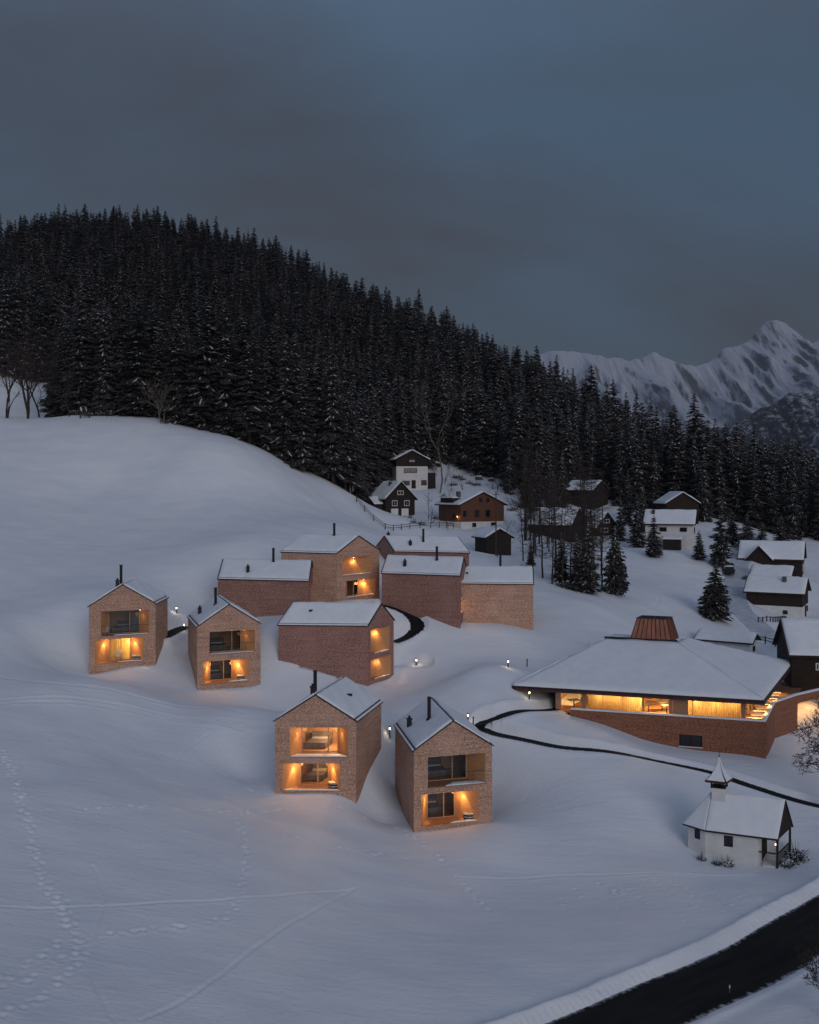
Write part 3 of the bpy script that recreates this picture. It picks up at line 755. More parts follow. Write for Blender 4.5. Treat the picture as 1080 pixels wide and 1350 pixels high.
        def bar(ua, ub, za, zb2, th=.07):
            q0 = [fp(ua, za, D - .01), fp(ub, za, D - .01), fp(ub, za, D + th), fp(ua, za, D + th)]
            bars.hexa(q0, [p + np.array([0, 0, zb2 - za]) for p in q0])
        fu = fw / W
        bar(g0, g0 + fu, zb, zt); bar(g1 - fu, g1, zb, zt); bar(g0 + fu, g1 - fu, zb, zb + fw); bar(g0 + fu, g1 - fu, zt - fw, zt)
        for k in o.get('mull', (0.62,)):
            uc = g0 + (g1 - g0) * k; bar(uc - fu * .6, uc + fu * .6, zb + fw, zt - fw)
        win = bars.build('window', M['frame'], t, off=off)
        pn = MB(); pn.poly([fp(g0 + fu, zb + fw, D + .03), fp(g1 - fu, zb + fw, D + .03), fp(g1 - fu, zt - fw, D + .03), fp(g0 + fu, zt - fw, D + .03)])
        pn.build('pane', M['glass'], win, off=off)
        # the room behind it
        rm = MB(); RD = 3.4; a_, b_ = max(g0 - .12, .05), min(g1 + .12, .95)
        c = [fp(a_, zb, D + .08), fp(b_, zb, D + .08), fp(b_, zb, D + RD), fp(a_, zb, D + RD)]; hgt = np.array([0, 0, zt - zb + .02])
        rm.poly([p for p in c]); rm.poly([p + hgt for p in c[::-1]])
        rm.poly([c[1], c[1] + hgt, c[2] + hgt, c[2]]); rm.poly([c[2], c[2] + hgt, c[3] + hgt, c[3]]); rm.poly([c[3], c[3] + hgt, c[0] + hgt, c[0]])
        if g0 > a_: rm.poly([c[0], c[0] + hgt, fp(g0, zb, D + .08) + hgt, fp(g0, zb, D + .08)])
        if b_ > g1: rm.poly([fp(g1, zb, D + .08), fp(g1, zb, D + .08) + hgt, c[1] + hgt, c[1]])
        room = rm.build('room', M['roomwall'], t, off=off)
        if o.get('bed', True):
            uc = g0 + (g1 - g0) * o.get('bedu', .3); hu = min(.85 / W, (g1 - g0) * .3)
            def blk(ua, ub, da, db, za, zb2, mt, nm):
                bm = MB(); q = [fp(ua, zb + za, da), fp(ub, zb + za, da), fp(ub, zb + za, db), fp(ua, zb + za, db)]
                bm.hexa(q, [p + np.array([0, 0, zb2 - za]) for p in q]); bm.build(nm, M[mt], room, off=off)
            blk(uc - hu, uc + hu, D + 1.0, D + 2.8, .03, .52, 'fabric', 'bed'); blk(uc - hu, uc + hu, D + 2.85, D + 3.05, .03, 1.0, 'fabric', 'headboard'); blk(uc - hu * .8, uc + hu * .8, D + 2.3, D + 2.75, .53, .64, 'linen', 'pillow')
        for (ca, cb, mk) in o.get('curtain', ()):
            cm = MB(); nn = 22
            pts = []
            for k in range(nn + 1):
                uu = g0 + (g1 - g0) * (ca + (cb - ca) * k / nn); pts.append(fp(uu, zb, D + .22 + .05 * math.sin(k * 1.9)))
            for k in range(nn): cm.poly([pts[k], pts[k + 1], pts[k + 1] + hgt * .98, pts[k] + hgt * .98])
            cm.build('curtain', M[mk], room, smooth=True, off=off)
        if o.get('lit'):
            point_light('room_light', fp((g0 + g1) / 2 + .1, zt - .45, D + 1.5), o['lit'], o.get('litcol', (1.0, 0.56, 0.20)), .15, t)
            pm = MB(); pc = fp((g0 + g1) / 2 + .1, zt - .32, D + 1.5); pm.tube([pc, pc + np.array([0, 0, .3])], .012, 5); pm.tube([pc, pc + np.array([0, 0, .12])], [.12, .03], 10); pm.build('pendant_lamp', M['lampsoft'], room, off=off)
        # wall lamps on the reveals
        for (sd, pw) in o.get('lamps', ()):
            if sd > 0: pa, pb = fp(u1, zt, 0), fp(g1, zt, D)
            else: pa, pb = fp(u0, zt, 0), fp(g0, zt, D)
            f_ = o.get('lampf', .55); pc = pa * (1 - f_) + pb * f_
            inw = -ux * sd; q = pc + np.array([inw[0] * .40, inw[1] * .40, -.10])
            lm = MB(); lm.tube([q + np.array([0, 0, .1]), q + np.array([0, 0, -.02])], .055, 10); lm.build('ceiling_lamp', M['lampsoft'], lo, off=off)
            lx = q + np.array([0, 0, -.06]); tg = lx + np.array([-inw[0] * .40, -inw[1] * .40, -1.15])
            spot_light('lamp_light', lx, tg, pw, 50, parent=t, blend=.8)
            point_light('lamp_glow', lx + np.array([inw[0] * .15, inw[1] * .15, -.5]), pw * .13, (1.0, .52, .18), .2, parent=t)
        # balustrade of the upper loggias
        if o.get('rail'):
            rb = MB(); a, b = fp(u0 + .01, zb + 1.0, .12), fp(u1 - .01, zb + 1.0, .12)
            rb.tube([a, b], .018, 6)
            k = int(W * (u1 - u0) / .9)
            for i in range(k + 1):
                q = a + (b - a) * i / k; rb.tube([q, q - np.array([0, 0, .98])], .010, 4)
            ro = rb.build('balustrade', M['metal'], lo, off=off)
    LODGES[key] = dict(t=t, fp=fp, ops=ops, ux=ux, inn=inn, W=W, hit=hit)
    return t

def tub(pos, label, rz=0):
    t = thing('tub_seat', label, 'seat', pos, rz, None); z = 0
    m = MB(); m.tube([(0, 0, .03), (0, 0, .16)], [.42, .44], 16); m.tube([(0, 0, .26), (0, 0, .40)], [.45, .46], 16); m.build('body', M['metal'], t)
    m = MB(); m.tube([(0, 0, .16), (0, 0, .26)], [.445, .455], 16); m.tube([(0, 0, .40), (0, 0, .5)], [.47, .44], 16); m.build('cushion', M['linen'], t)
    return t
def chair(pos, label, rz=0):
    t = thing('lounge_chair', label, 'chair', pos, rz)
    m = MB(); m.hexa([(-.3, -.3, .34), (.3, -.3, .34), (.3, .3, .30), (-.3, .3, .30)], [(-.3, -.3, .44), (.3, -.3, .44), (.3, .3, .40), (-.3, .3, .40)]); m.build('seat', M['linen'], t)
    m = MB(); m.hexa([(-.3, .26, .36), (.3, .26, .36), (.3, .36, .36), (-.3, .36, .36)], [(-.3, .46, .95), (.3, .46, .95), (.3, .54, .95), (-.3, .54, .95)]); m.build('backrest', M['linen'], t)
    for sx in (-1, 1):
        for sy in (-1, 1):
            m = MB(); m.tube([(sx * .26, sy * .26, 0), (sx * .26, sy * .26, .34)], .022, 6); m.build('leg', M['metal'], t)
    return t

LW = 230.0
lodge('A', 'nearest lodge, lowest of the group, dark upper window over a glowing lower loggia',
      [dict(px=(564.3, 640, 998.5, 1038.8), gr=615.2, D=1.7, rail=1, snowy=1, mull=(.66,), snowpart=(.3, 1), bedu=.35),
       dict(px=(555.2, 630.7, 1048, 1089.5), gl=562.8, gr=599.5, D=1.6, lamps=((1, LW), (-1, LW * .8)), snowpart=(.5, 1), mull=(.6,), bedu=.3)],
      chimney=(-1, .42, .62, 1.9), vents=((-1, .62, .2),), seed=1)
lodge('B', 'large front lodge with both loggias glowing orange and right roof slope showing',
      [dict(px=(382, 458.6, 959.2, 998), gl=398, gr=446, D=1.6, lit=400, lamps=((-1, 80), (1, 70)), snowy=1, mull=(.73,), bedu=.25, litcol=(1.0, .6, .3)),
       dict(px=(372.8, 448.9, 1006.4, 1042.4), gl=395.6, gr=433.4, D=1.7, lamps=((-1, LW * 1.2), (1, LW)), lit=110, mull=(.62,), bedu=.35)],
      chimney=(-1, .12, .9, 1.9), vents=((-1, .04, .9),), hatch=(1, .5, .52), seed=5)
lodge('C', 'leftmost lodge with yellow lit ground floor below a dark upper window',
      [dict(px=(133, 196.8, 806.4, 838.9), gl=143.3, gr=184.3, D=1.4, rail=1, curtain=((.7, .98, 'greycurtain'),), mull=(.68,), lamps=((1, 20),), snowpart=(.25, 1)),
       dict(px=(125.3, 189, 843.7, 875), gl=143.3, gr=172.2, D=1.5, lit=700, litcol=(1.0, .64, .16), curtain=((.02, .46, 'curtain'), (.58, .98, 'curtain')), lamps=((-1, LW), (1, LW)), mull=(.55,), snowpart=(.45, 1))],
      chimney=(-1, .12, .9, 2.1), vents=((-1, .1, .8),), seed=9)
lodge('D', 'second lodge from the left, dark upper window over a glowing lower loggia',
      [dict(px=(276.5, 336.4, 833.3, 863.0), gr=317.9, D=1.5, rail=1, mull=(.72,), bedu=.35, lamps=((1, 20),), snowy=1),
       dict(px=(267.8, 328.2, 872.6, 901.5), gl=276.5, gr=305.8, D=1.5, lamps=((1, LW * 1.3), (-1, LW)), mull=(.62,), snowpart=(.55, 1))],
      chimney=(-1, .42, .72, 1.9), vents=((-1, .55, .25),), seed=13)
lodge('E', 'middle lodge with a long blank side wall left of two glowing loggias',
      [dict(px=(488.8, 513.8, 830.8, 863.3), g1=.38, D=1.3, lamps=((1, LW),), mull=(.5,), snowpart=(.2, 1)),
       dict(px=(488.8, 515.4, 870.5, 897.5), g1=.34, D=1.3, lamps=((1, LW * .6), (-1, 80)), mull=(.5,), snowpart=(.2, 1))],
      shade='shingledark', hatch=(-1, .72, .55), seed=17)
lodge('G', 'back left lodge showing only its long dark reddish side wall',
      [dict(uz=(.2, .8, -3.0, -.7), g1=.2, D=1.2)], shade='shingledark', chimney=(-1, .42, .85, 1.7), vents=((-1, .68, .3),), seed=21)
lodge('H', 'back lodge with two stacked glowing loggias facing right, above the middle lodge',
      [dict(px=(452, 490, 736, 759), g1=.45, D=1.3, lamps=((1, LW * .8), (-1, LW * .5)), mull=(.6,)),
       dict(px=(455.4, 495, 766.3, 788.3), gl=457, gr=472, D=1.3, lamps=((1, LW * 1.3),), mull=(.6,))],
      shade='shingle', chimney=(-1, .4, .9, 1.6), seed=25)
lodge('I', 'right back lodge with long side wall and one narrow lit opening',
      [dict(uz=(.12, .86, -3.0, -.7), g1=.4, D=1.2, lamps=((1, 30),)), dict(px=(607.6, 612.6, 786, 809), g1=.3, D=1.2, lamps=((1, LW), (-1, LW)))],
      shade='shingledark', chimney=(-1, .33, .75, 1.7), vents=((-1, .72, .35),), seed=29)
lodge('J', 'rightmost lodge of the group with a plain orange brown side wall', [], shade='shingle', chimney=(1, .42, .8, 1.9), hatch=(-1, .85, .5), seed=33)
lodge('K', 'farthest lodge behind the others with a pale snowy roof, dark gable end and thin chimney', [], shade='shingledark', chimney=(-1, .52, .6, 1.8), vents=((-1, .74, .3), (1, .92, .8)), seed=37)

# things standing in the loggias
def in_loggia(key, n, px, dep, dz=0.0):
    L = LODGES[key]; o = L['ops'][n]; u, _ = L['hit'](px, 0, dep); return L['fp'](u, o['zb'] + .015 + dz, dep)
tub(in_loggia('A', 1, 618, .75), 'round dark tub seat with pale bands in the lower loggia of the nearest lodge')
tub(in_loggia('B', 1, 440, .8), 'round dark tub seat in the lower loggia of the large front lodge')
tub(in_loggia('D', 1, 318, .75), 'round tub seat in the lower loggia of the second lodge from the left')
tub(in_loggia('C', 1, 181, .75), 'dark tub seat in the yellow lit ground floor of the leftmost lodge')
chair(in_loggia('C', 0, 137, .6), 'white chair at the left of the upper loggia of the leftmost lodge', -.5)
chair(in_loggia('C', 1, 157, .9), 'pale lounge chair in the yellow lit ground floor of the leftmost lodge', .5)

# ------------------------------------------------------------------ the hall
def hall():
    org = (26.0, 105.0, HFLOOR)
    t = thing('pavilion', 'low wide pavilion with big snowy hipped roof and curtained glowing windows', 'pavilion', org)
    E = [P3(p, HZ) for p in HE]
    TL = P(800.8, 842.5, 110.0); TR = P(891.4, 847.5, 107.5)
    nn = unit(HE[3] - HE[0]); T3 = TR + np.array([nn[0] * 3.2, nn[1] * 3.2, 0]); T4 = TL + np.array([nn[0] * 3.2, nn[1] * 3.2, 0])
    zt = (TL[2] + TR[2]) / 2
    for q in (TL, TR, T3, T4): q[2] = zt
    T = [TL, TR, T3, T4]
    rf = MB(); sn = MB()
    for i in range(4):
        j = (i + 1) % 4
        rf.slab([E[i], E[j], T[j], T[i]], 0.16)
        q = [E[i], E[j], T[j], T[i]]
        snow_sheet(sn, [bil(q, .002, .008), bil(q, .998, .008), bil(q, .99, .985), bil(q, .01, .985)], 0.24, n=26, m=18, seed=40 + i, rough=0.035, edge=.16)
    rf.slab([T[0], T[1], T[2], T[3]], .1)
    snow_sheet(sn, [TL, TR, T3, T4], .12, seed=3)
    r = rf.build('roof', M['roof'], t, off=org); sn.build('roof_snow', M['snow'], r, smooth=True, off=org)
    fa = MB()
    for i in range(4):
        j = (i + 1) % 4; ax = unit(E[j] - E[i])
        a, b = E[i] - (0, 0, .17), E[j] - (0, 0, .17); cc = P3((26.6, 108.5), HZ)
        ia, ib = a + unit(cc - E[i]) * .25, b + unit(cc - E[j]) * .25; ia[2] = a[2]; ib[2] = b[2]
        fa.hexa([p - np.array([0, 0, .22]) for p in (a, b, ib, ia)], [a, b, ib, ia])
    fa.build('fascia', M['fascia'], r, off=org)
    ridge = MB(); ridge.hexa([TL + (-.3, -.25, .0), TR + (.1, -.25, .0), TR + (.1, .1, .0), TL + (-.3, .1, .0)], [TL + (-.3, -.25, .3), TR + (.1, -.25, .3), TR + (.1, .1, .3), TL + (-.3, .1, .3)])
    ridge.build('ridge_beam', M['roof'], r, off=org)
    # lantern
    f = unit(TR - TL)[:2]; c = (TL + TR) / 2 + np.array([f[0] * 1.05, f[1] * 1.05, 0]) + np.array([nn[0] * 1.4, nn[1] * 1.4, .12])
    lb = MB(); hb, ht, H_ = 2.15, 1.55, 2.25
    def cor(h, z, s=.75): return [c + np.array([*(f * i * h + nn * j * h * s), z]) for i, j in ((-1, -1), (1, -1), (1, 1), (-1, 1))]
    Bq, Tq = cor(hb, 0), cor(ht, H_); lb.hexa(Bq, Tq)
    lo = lb.build('lantern', M['copper'], t, off=org)
    seam = MB()
    for i in range(4):
        j = (i + 1) % 4
        for k in range(9):
            a = Bq[i] + (Bq[j] - Bq[i]) * k / 8; b = Tq[i] + (Tq[j] - Tq[i]) * k / 8; seam.tube([a, b], .05, 4)
    seam.build('seam', M['fascia'], lo, off=org)
    for s in (-.7, .7):
        m = MB(); p = c + np.array([*(f * s), H_]); m.tube([p, p + np.array([0, 0, .12])], .5, 14); m.build('vent', M['metal'], lo, off=org)
    cap = MB(); cap.slab([q + np.array([0, 0, .05]) for q in cor(ht + .08, H_)], .05); cap.build('cap', M['metal'], lo, off=org)
    # glazed walls, set back under the eaves
    G = [np.array(p) for p in ((14.6, 102.2), (31.6, 96.9), (39.6, 113.4), (21.6, 119.0))]
    zf, zc = HFLOOR, HZ - .38
    ax = unit(G[1] - G[0]); Lg = np.linalg.norm(G[1] - G[0])
    fl_ = MB(); fl_.poly([P3(p, zf) for p in G]); fl_.build('room_floor', M['deck'], t, off=org)
    ce = MB(); ce.poly([P3(p, zc + .01) for p in G[::-1]])
    so = MB(); Ei = [P3(HE[i] + unit(np.array([26.6, 108.5]) - HE[i]) * .3, HZ - .30) for i in range(4)]
    for i in range(4):
        j = (i + 1) % 4; so.poly([Ei[j], Ei[i], P3(G[i], HZ - .36), P3(G[j], HZ - .36)])
    so.build('soffit', M['fascia'], t, off=org); ce.build('ceiling_panel', M['roomwall'], t, off=org)
    bw = MB(); bw.poly([P3(G[2], zf), P3(G[3], zf), P3(G[3], zc), P3(G[2], zc)]); bw.poly([P3(G[3], zf), P3(G[0], zf), P3(G[0], zc), P3(G[3], zc)])
    inner = [G[0] + (G[3] - G[0]) * .38, G[1] + (G[2] - G[1]) * .38]
    bw.poly([P3(inner[1], zf), P3(inner[0], zf), P3(inner[0], zc), P3(inner[1], zc)])
    bw.build('back_wall', M['roomwall'], t, off=org)
    dirn = unit(np.array([ax[1], -ax[0]]));  dirn = dirn if dirn[1] < 0 else -dirn
    def gp(s, z, o=0.0): return P3(G[0] + ax * s * Lg + dirn * o, z)
    post = MB()
    for s, w in ((0.0, .55), (.145, .45), (.475, .18), (.615, .35), (.99, .3)):
        cpt = gp(s + w / 2 / Lg, (zf + zc) / 2); post.box(cpt, (w, .22, zc - zf), 0, math.atan2(ax[1], ax[0]))
    for s in (.26, .37, .74, .86): post.box(gp(s, (zf + zc) / 2), (.07, .12, zc - zf), 0, math.atan2(ax[1], ax[0]))
    post.box(gp(.5, zc - .12), (Lg, .16, .22), 0, math.atan2(ax[1], ax[0]))
    post.box(gp(.676, (zf + zc) / 2), (.08 * Lg, .14, zc - zf), 0, math.atan2(ax[1], ax[0]))
    wn = post.build('window_wall', M['frame'], t, off=org)
    for s0, s1 in ((.04, .145), (.17, .475), (.485, .615), (.637, .99)):
        m = MB(); m.poly([gp(s0, zf, .02), gp(s1, zf, .02), gp(s1, zc, .02), gp(s0, zc, .02)]); m.build('pane', M['glass'], wn, off=org)
    for s0, s1 in ((.175, .47), (.715, .985)):
        m = MB(); nn_ = 110; pts = [gp(s0 + (s1 - s0) * k / nn_, zf + .03, -.35 + .035 * math.sin(k * 1.7)) for k in range(nn_ + 1)]
        for k in range(nn_): m.poly([pts[k], pts[k + 1], pts[k + 1] + (0, 0, zc - zf - .06), pts[k] + (0, 0, zc - zf - .06)])
        m.build('curtain', M['curtain'], wn, smooth=True, off=org)
    # right hand glazed side and side posts
    bx = unit(G[2] - G[1]); Ls = np.linalg.norm(G[2] - G[1]); sp = MB()
    for k in range(7): sp.box(P3(G[1] + bx * (Ls * (k + .3) / 7), (zf + zc) / 2), (.2, .2, zc - zf), 0, math.atan2(bx[1], bx[0]))
    s2 = sp.build('window_wall', M['frame'], t, off=org)
    m = MB(); m.poly([P3(G[1] + bx * .8, zf), P3(G[2], zf), P3(G[2], zc), P3(G[1] + bx * .8, zc)]); m.build('pane', M['glass'], s2, off=org)
    # pendant and tables seen through the clear pane
    pm = MB(); pc = gp(.53, zc - .55, -2.2)
    for k in range(7):
        a = k * .9; pm.box(pc + np.array([math.cos(a) * .5, math.sin(a) * .4, (k % 3 - 1) * .16]), (.5, .08, .22), 0, a)
    pm.tube([pc, pc + np.array([0, 0, .55])], .02, 5); pm.build('pendant_lamp', M['metal'], t, off=org)
    tm = MB()
    for s, o in ((.50, -1.6), (.57, -2.6), (.60, -1.5), (.09, -1.4)):
        q = gp(s, zf + .73, o); tm.box(q, (1.1, .8, .05), 0, .3)
        tm.tube([q - np.array([0, 0, .73]), q], .06, 6)
    tm.build('table', M['metal'], t, off=org)
    for s, o, pw in ((.09, -1.6, 55), (.24, -1.0, 70), (.33, -1.0, 80), (.42, -1.0, 70), (.50, -1.2, 300), (.58, -2.8, 340), (.85, -1.6, 40), (.68, -1.0, 60), (.76, -1.0, 85), (.86, -1.0, 85), (.95, -1.0, 60)):
        point_light('room_light', gp(s, zc - .35, o), pw * 1.8, (1.0, .56, .17), .15, t)
    # terrace slab, parapet and base wall
    bt = MB(); zp = CZ - 21.9; base = CZ - 27.3
    A = np.array([15.7, 100.05]); B_ = np.array([33.0, 94.8]); Cc = np.array([36.6, 102.6]); Dd = np.array([39.7, 105.2]); Ee = np.array([56.0, 117.5])
    th = .35
    nrm_ = dirn
    def wallseg(mb, a, b, za, zb, z0, th=.35):
        n = unit(np.array([-(b - a)[1], (b - a)[0]])); q = [P3(a, z0), P3(b, z0), P3(b + n * th, z0), P3(a + n * th, z0)]
        mb.hexa(q, [P3(a, za), P3(b, zb), P3(b + n * th, zb), P3(a + n * th, za)])
    # front wall with a window hole cut as separate panels
    dirAB = unit(B_ - A); LAB = np.linalg.norm(B_ - A)
    def hitw(px, py):
        dx = (px - CX) / F; Mx = np.array([[dx, -dirAB[0]], [1.0, -dirAB[1]]]); d, s = np.linalg.solve(Mx, A); return s, CZ - (py - YH) / F * d
    s0, zt0 = hitw(895.5, 968); s1, _ = hitw(926, 968); _, zb0 = hitw(895.5, 983)
    pA = lambda s: A + dirAB * s
    wallseg(bt, A, pA(s0), zp, zp, base); wallseg(bt, pA(s1), B_, zp, zp, base); wallseg(bt, pA(s0), pA(s1), zb0, zb0, base); wallseg(bt, pA(s0), pA(s1), zp, zp, zt0)
    wallseg(bt, B_ + np.array([.12, .4]), Cc, zp, zp + .1, base)
    wallseg(bt, Dd + unit(Ee - Dd) * 6.5, Ee, zp + .3, zp + .5, base)
    wallseg(bt, Cc, Dd + unit(Ee - Dd) * .3, zp + .1, zp + .3, base); 
    wallseg(bt, Dd + unit(Ee - Dd) * .3, Dd + unit(Ee - Dd) * 6.5, zp + .3, zp + .4, zp - .5)
    w = bt.build('base_wall', M['shinglehall'], t, off=org)
    cp = MB()
    for a, b, za, zb_ in ((A, B_, zp, zp), (B_ + np.array([.12, .4]), Cc, zp, zp + .1), (Cc, Dd, zp + .1, zp + .3), (Dd, Ee, zp + .3, zp + .5)):
        n = unit(np.array([-(b - a)[1], (b - a)[0]])); q = [P3(a - n * .05, za + .01), P3(b - n * .05, zb_ + .01), P3(b + n * .42, zb_ + .01), P3(a + n * .42, za + .01)]
        snow_sheet(cp, q, .13, n=30, m=4, seed=int(za * 10) % 7, edge=.08, rough=.012)
    cp.build('parapet_snow', M['snow'], w, smooth=True, off=org)
    fw = MB(); sc = (s0 + s1) / 2
    for ss in (s0 + .06, sc, s1 - .06): fw.box(P3(pA(ss) - dirn * .15, (zb0 + zt0) / 2), (.12, .1, zt0 - zb0), 0, math.atan2(dirAB[1], dirAB[0]))
    win = fw.build('window', M['metal'], t, off=org)
    pm = MB(); pm.poly([P3(pA(s0) - dirn * .17, zb0), P3(pA(s1) - dirn * .17, zb0), P3(pA(s1) - dirn * .17, zt0), P3(pA(s0) - dirn * .17, zt0)]); pm.build('pane', M['darkglass'], win, off=org)
    sl = MB(); sl.box(P3(pA(sc) + dirn * .08, zb0 - .04), (s1 - s0 + .1, .18, .06), 0, math.atan2(dirAB[1], dirAB[0])); sl.build('sill', M['white'], win, off=org)
    tr = MB(); tr.poly([P3(A + np.array([.05, .36]), zf - .01), P3(B_ + np.array([-.1, .4]), zf - .01), P3(G[1], zf - .01), P3(G[0], zf - .01)])
    tr.poly([P3(B_ + np.array([.1, .75]), zf - .01), P3(Cc + np.array([-.3, 0]), zf - .01), P3(Dd + np.array([-.3, .1]), zf - .01), P3(np.array([48.0, 122.0]), zf - .01), P3(G[2], zf - .01), P3(G[1], zf - .01)])
    tr.build('terrace_floor', M['deck'], t, off=org)
    for k in range(9):
        st = MB(); q0 = G[1] + bx * (1.2 + k * 1.7) + np.array([.9, -.35]); st.box(P3(q0 + np.array([.1, .0]), zf + .06), (1.5, .45, .10), 0, -.2); st.build('step', M['snow'], t, off=org)
    for k in range(5):
        q0 = G[1] + bx * (1.5 + k * 3.2) + np.array([.9, -.4]); q = P3(q0, zc - .2)
        m = MB(); m.tube([q + np.array([0, 0, .2]), q], .08, 8); m.build('soffit_lamp', M['lampsoft'], t, off=org)
        spot_light('lamp_light', q - np.array([0, 0, .05]), q - np.array([-.2, .1, 2]), 260, 100, parent=t)
    for s in (.04, .5, .9):
        pass
    # lit passage in the right wing
    dd = unit(Ee - Dd); nn2 = np.array([-dd[1], dd[0]])
    a, b = Dd + dd * .3, Dd + dd * 6.5; za, zb_ = base, zp - .5
    pg = MB(); pg.poly([P3(a + nn2 * 3, za), P3(b + nn2 * 3, za), P3(b + nn2 * 3, zb_), P3(a + nn2 * 3, zb_)])
    pg.poly([P3(a + nn2 * .35, zb_), P3(a + nn2 * 3, zb_), P3(b + nn2 * 3, zb_), P3(b + nn2 * .35, zb_)])
    pg.poly([P3(a + nn2 * .35, za), P3(a + nn2 * 3, za), P3(a + nn2 * 3, zb_), P3(a + nn2 * .35, zb_)])
    pg.build('passage_lining', M['lining'], t, off=org)
    for k in (.2, .5, .8):
        q = P3(a + (b - a) * k + nn2 * 1.6, zb_ - .2); m = MB(); m.tube([q, q + np.array([0, 0, .15])], .09, 8); m.build('ceiling_lamp', M['lampsoft'], t, off=org)
        point_light('lamp_light', q - np.array([0, 0, .2]), 48, (1, .60, .22), .1, t)
hall()
# ------------------------------------------------------------------ chapel
def chapel():
    k = 75.0 / 72.0
    zE = CZ - 24.94 * k; zB = CZ - 27.9 - .6; zR = CZ - 22.66 * k
    nr = np.array([26.0, 72.0]) * k; fr = np.array([28.0, 74.75]) * k      # porch gable end, near and far eave corners
    lf = np.array([21.3, 74.0]) * k
    ax = unit(nr - lf); L_ = np.linalg.norm(nr - lf); pr = fr - nr; W = np.linalg.norm(pr); pu = pr / W
    org = (*(lf + pr / 2), gz(*(lf + pr / 2)))
    t = thing('chapel', 'small white chapel with steep snowy roof, bell turret and open wooden porch', 'chapel', org)
    ins = .22
    def q(s, v): return lf + ax * s + pu * v         # s along the nave, v across 0..W
    # walls: nave plus three sided apse
    w = MB(); ns = L_ - 1.55
    apex = -1.55
    pl = [q(ns, ins), q(ns, W - ins), q(0, W - ins), q(apex, W * .72), q(apex, W * .28), q(0, ins)]
    w1, w2 = 1.35, 2.0     # nave window
    def quad(a, b, z0, z1): w.poly([P3(a, z0), P3(b, z0), P3(b, z1), P3(a, z1)])
    zh = zE + .12
    wz0, wz1 = zE - 1.05, zE - .22
    a, b = pl[5], pl[0]; e = unit(b - a)
    quad(a, a + e * w1, zB, zh); quad(a + e * w2, b, zB, zh); quad(a + e * w1, a + e * w2, zB, wz0); quad(a + e * w1, a + e * w2, wz1, zh)
    for i in range(0, 5): quad(pl[i], pl[i + 1], zB, zh)
    # gable wall behind the porch
    mid = q(ns, W / 2); w.poly([P3(pl[0], zh), P3(pl[1], zh), P3(mid, zR - .35)])
    wl = w.build('wall', M['plaster'], t, off=org)
    def win(a, b, z0, z1, dep):
        e = unit(b - a); n = np.array([e[1], -e[0]]); n = n if n[1] < 0 else -n
        m = MB()
        for (p0, p1, y0, y1) in ((a, a + e * .06, z0, z1), (b - e * .06, b, z0, z1), (a + e * .06, b - e * .06, z0, z0 + .06), (a + e * .06, b - e * .06, z1 - .06, z1), ((a + b) / 2 - e * .02, (a + b) / 2 + e * .02, z0 + .06, z1 - .06)):
            m.hexa([P3(p0 + n * dep, y0), P3(p1 + n * dep, y0), P3(p1 + n * (dep - .06), y0), P3(p0 + n * (dep - .06), y0)], [P3(p0 + n * dep, y1), P3(p1 + n * dep, y1), P3(p1 + n * (dep - .06), y1), P3(p0 + n * (dep - .06), y1)])
        wo = m.build('window', M['oldtimber'], t, off=org)
        m = MB(); m.poly([P3(a + n * (dep - .03), z0), P3(b + n * (dep - .03), z0), P3(b + n * (dep - .03), z1), P3(a + n * (dep - .03), z1)]); m.build('pane', M['darkglass'], wo, off=org)
    win(a + e * w1, a + e * w2, wz0, wz1, -.10)
    a, b = pl[4], pl[5]; e = unit(b - a); l2 = np.linalg.norm(b - a)
    win(a + e * (l2 * .42), a + e * (l2 * .70), zE - .85, zE - .12, .045)
    # roof: two slopes, hipped round the apse
    o = .12; rf = MB(); sn = MB()
    zEo = zE - .05
    Rf = P3(q(L_, W / 2), zR); Rb = P3(q(-.05, W / 2), zR)
    En, Ef = P3(q(L_, -o), zEo), P3(q(L_, W + o), zEo)
    Wn, Wf = P3(q(.1, -o), zEo), P3(q(.1, W + o), zEo)
    An, Af = P3(q(apex - .35, W * .24), zEo), P3(q(apex - .35, W * .76), zEo)
    up = np.array([0, 0, .10])
    for f_ in ([Wn, En, Rf, Rb], [Ef, Wf, Rb, Rf]):
        rf.slab([p + up for p in f_], .10)
        qd = [p + up for p in f_]; snow_sheet(sn, [bil(qd, .005, .012), bil(qd, .985, .012), bil(qd, .985, .995), bil(qd, .0, .995)], .11, n=14, m=12, seed=61, rough=.015, edge=.08)
    for f_ in ([An, Wn, Rb], [Wf, Af, Rb], [Af, An, Rb]):
        tri = [p + up for p in f_]; rf.hexa([p - up for p in tri], tri)
        qd = [tri[0], tri[1], tri[2], tri[2]]; c = sum(tri) / 3
        snow_sheet(sn, [c + (p - c) * .985 for p in qd], .10, n=8, m=8, seed=63, rough=.01, edge=.07)
    r = rf.build('roof', M['roof'], t, off=org); sn.build('roof_snow', M['snow'], r, smooth=True, off=org)
    # dark boarded porch gable, posts, floor
    gb = MB(); g0, g1, g2 = P3(q(L_ - .08, .0), zE + .02), P3(q(L_ - .08, W), zE + .02), P3(q(L_ - .08, W / 2), zR - .02)
    lo = .38; gb.hexa([P3(p[:2] - ax * .05, p[2]) for p in (g0, g1, g2)], [g0, g1, g2])
    for sgn, v in ((1, 0), (1, W)):
        pass
    gb.build('gable_boards', M['oldtimber'], t, off=org)
    for v in (.16, W - .16):
        m = MB(); m.box(P3(q(L_ - .18, v), (zE + zB) / 2), (.17, .17, zE - zB), 0, math.atan2(ax[1], ax[0])); m.build('porch_post', M['oldtimber'], t, off=org)
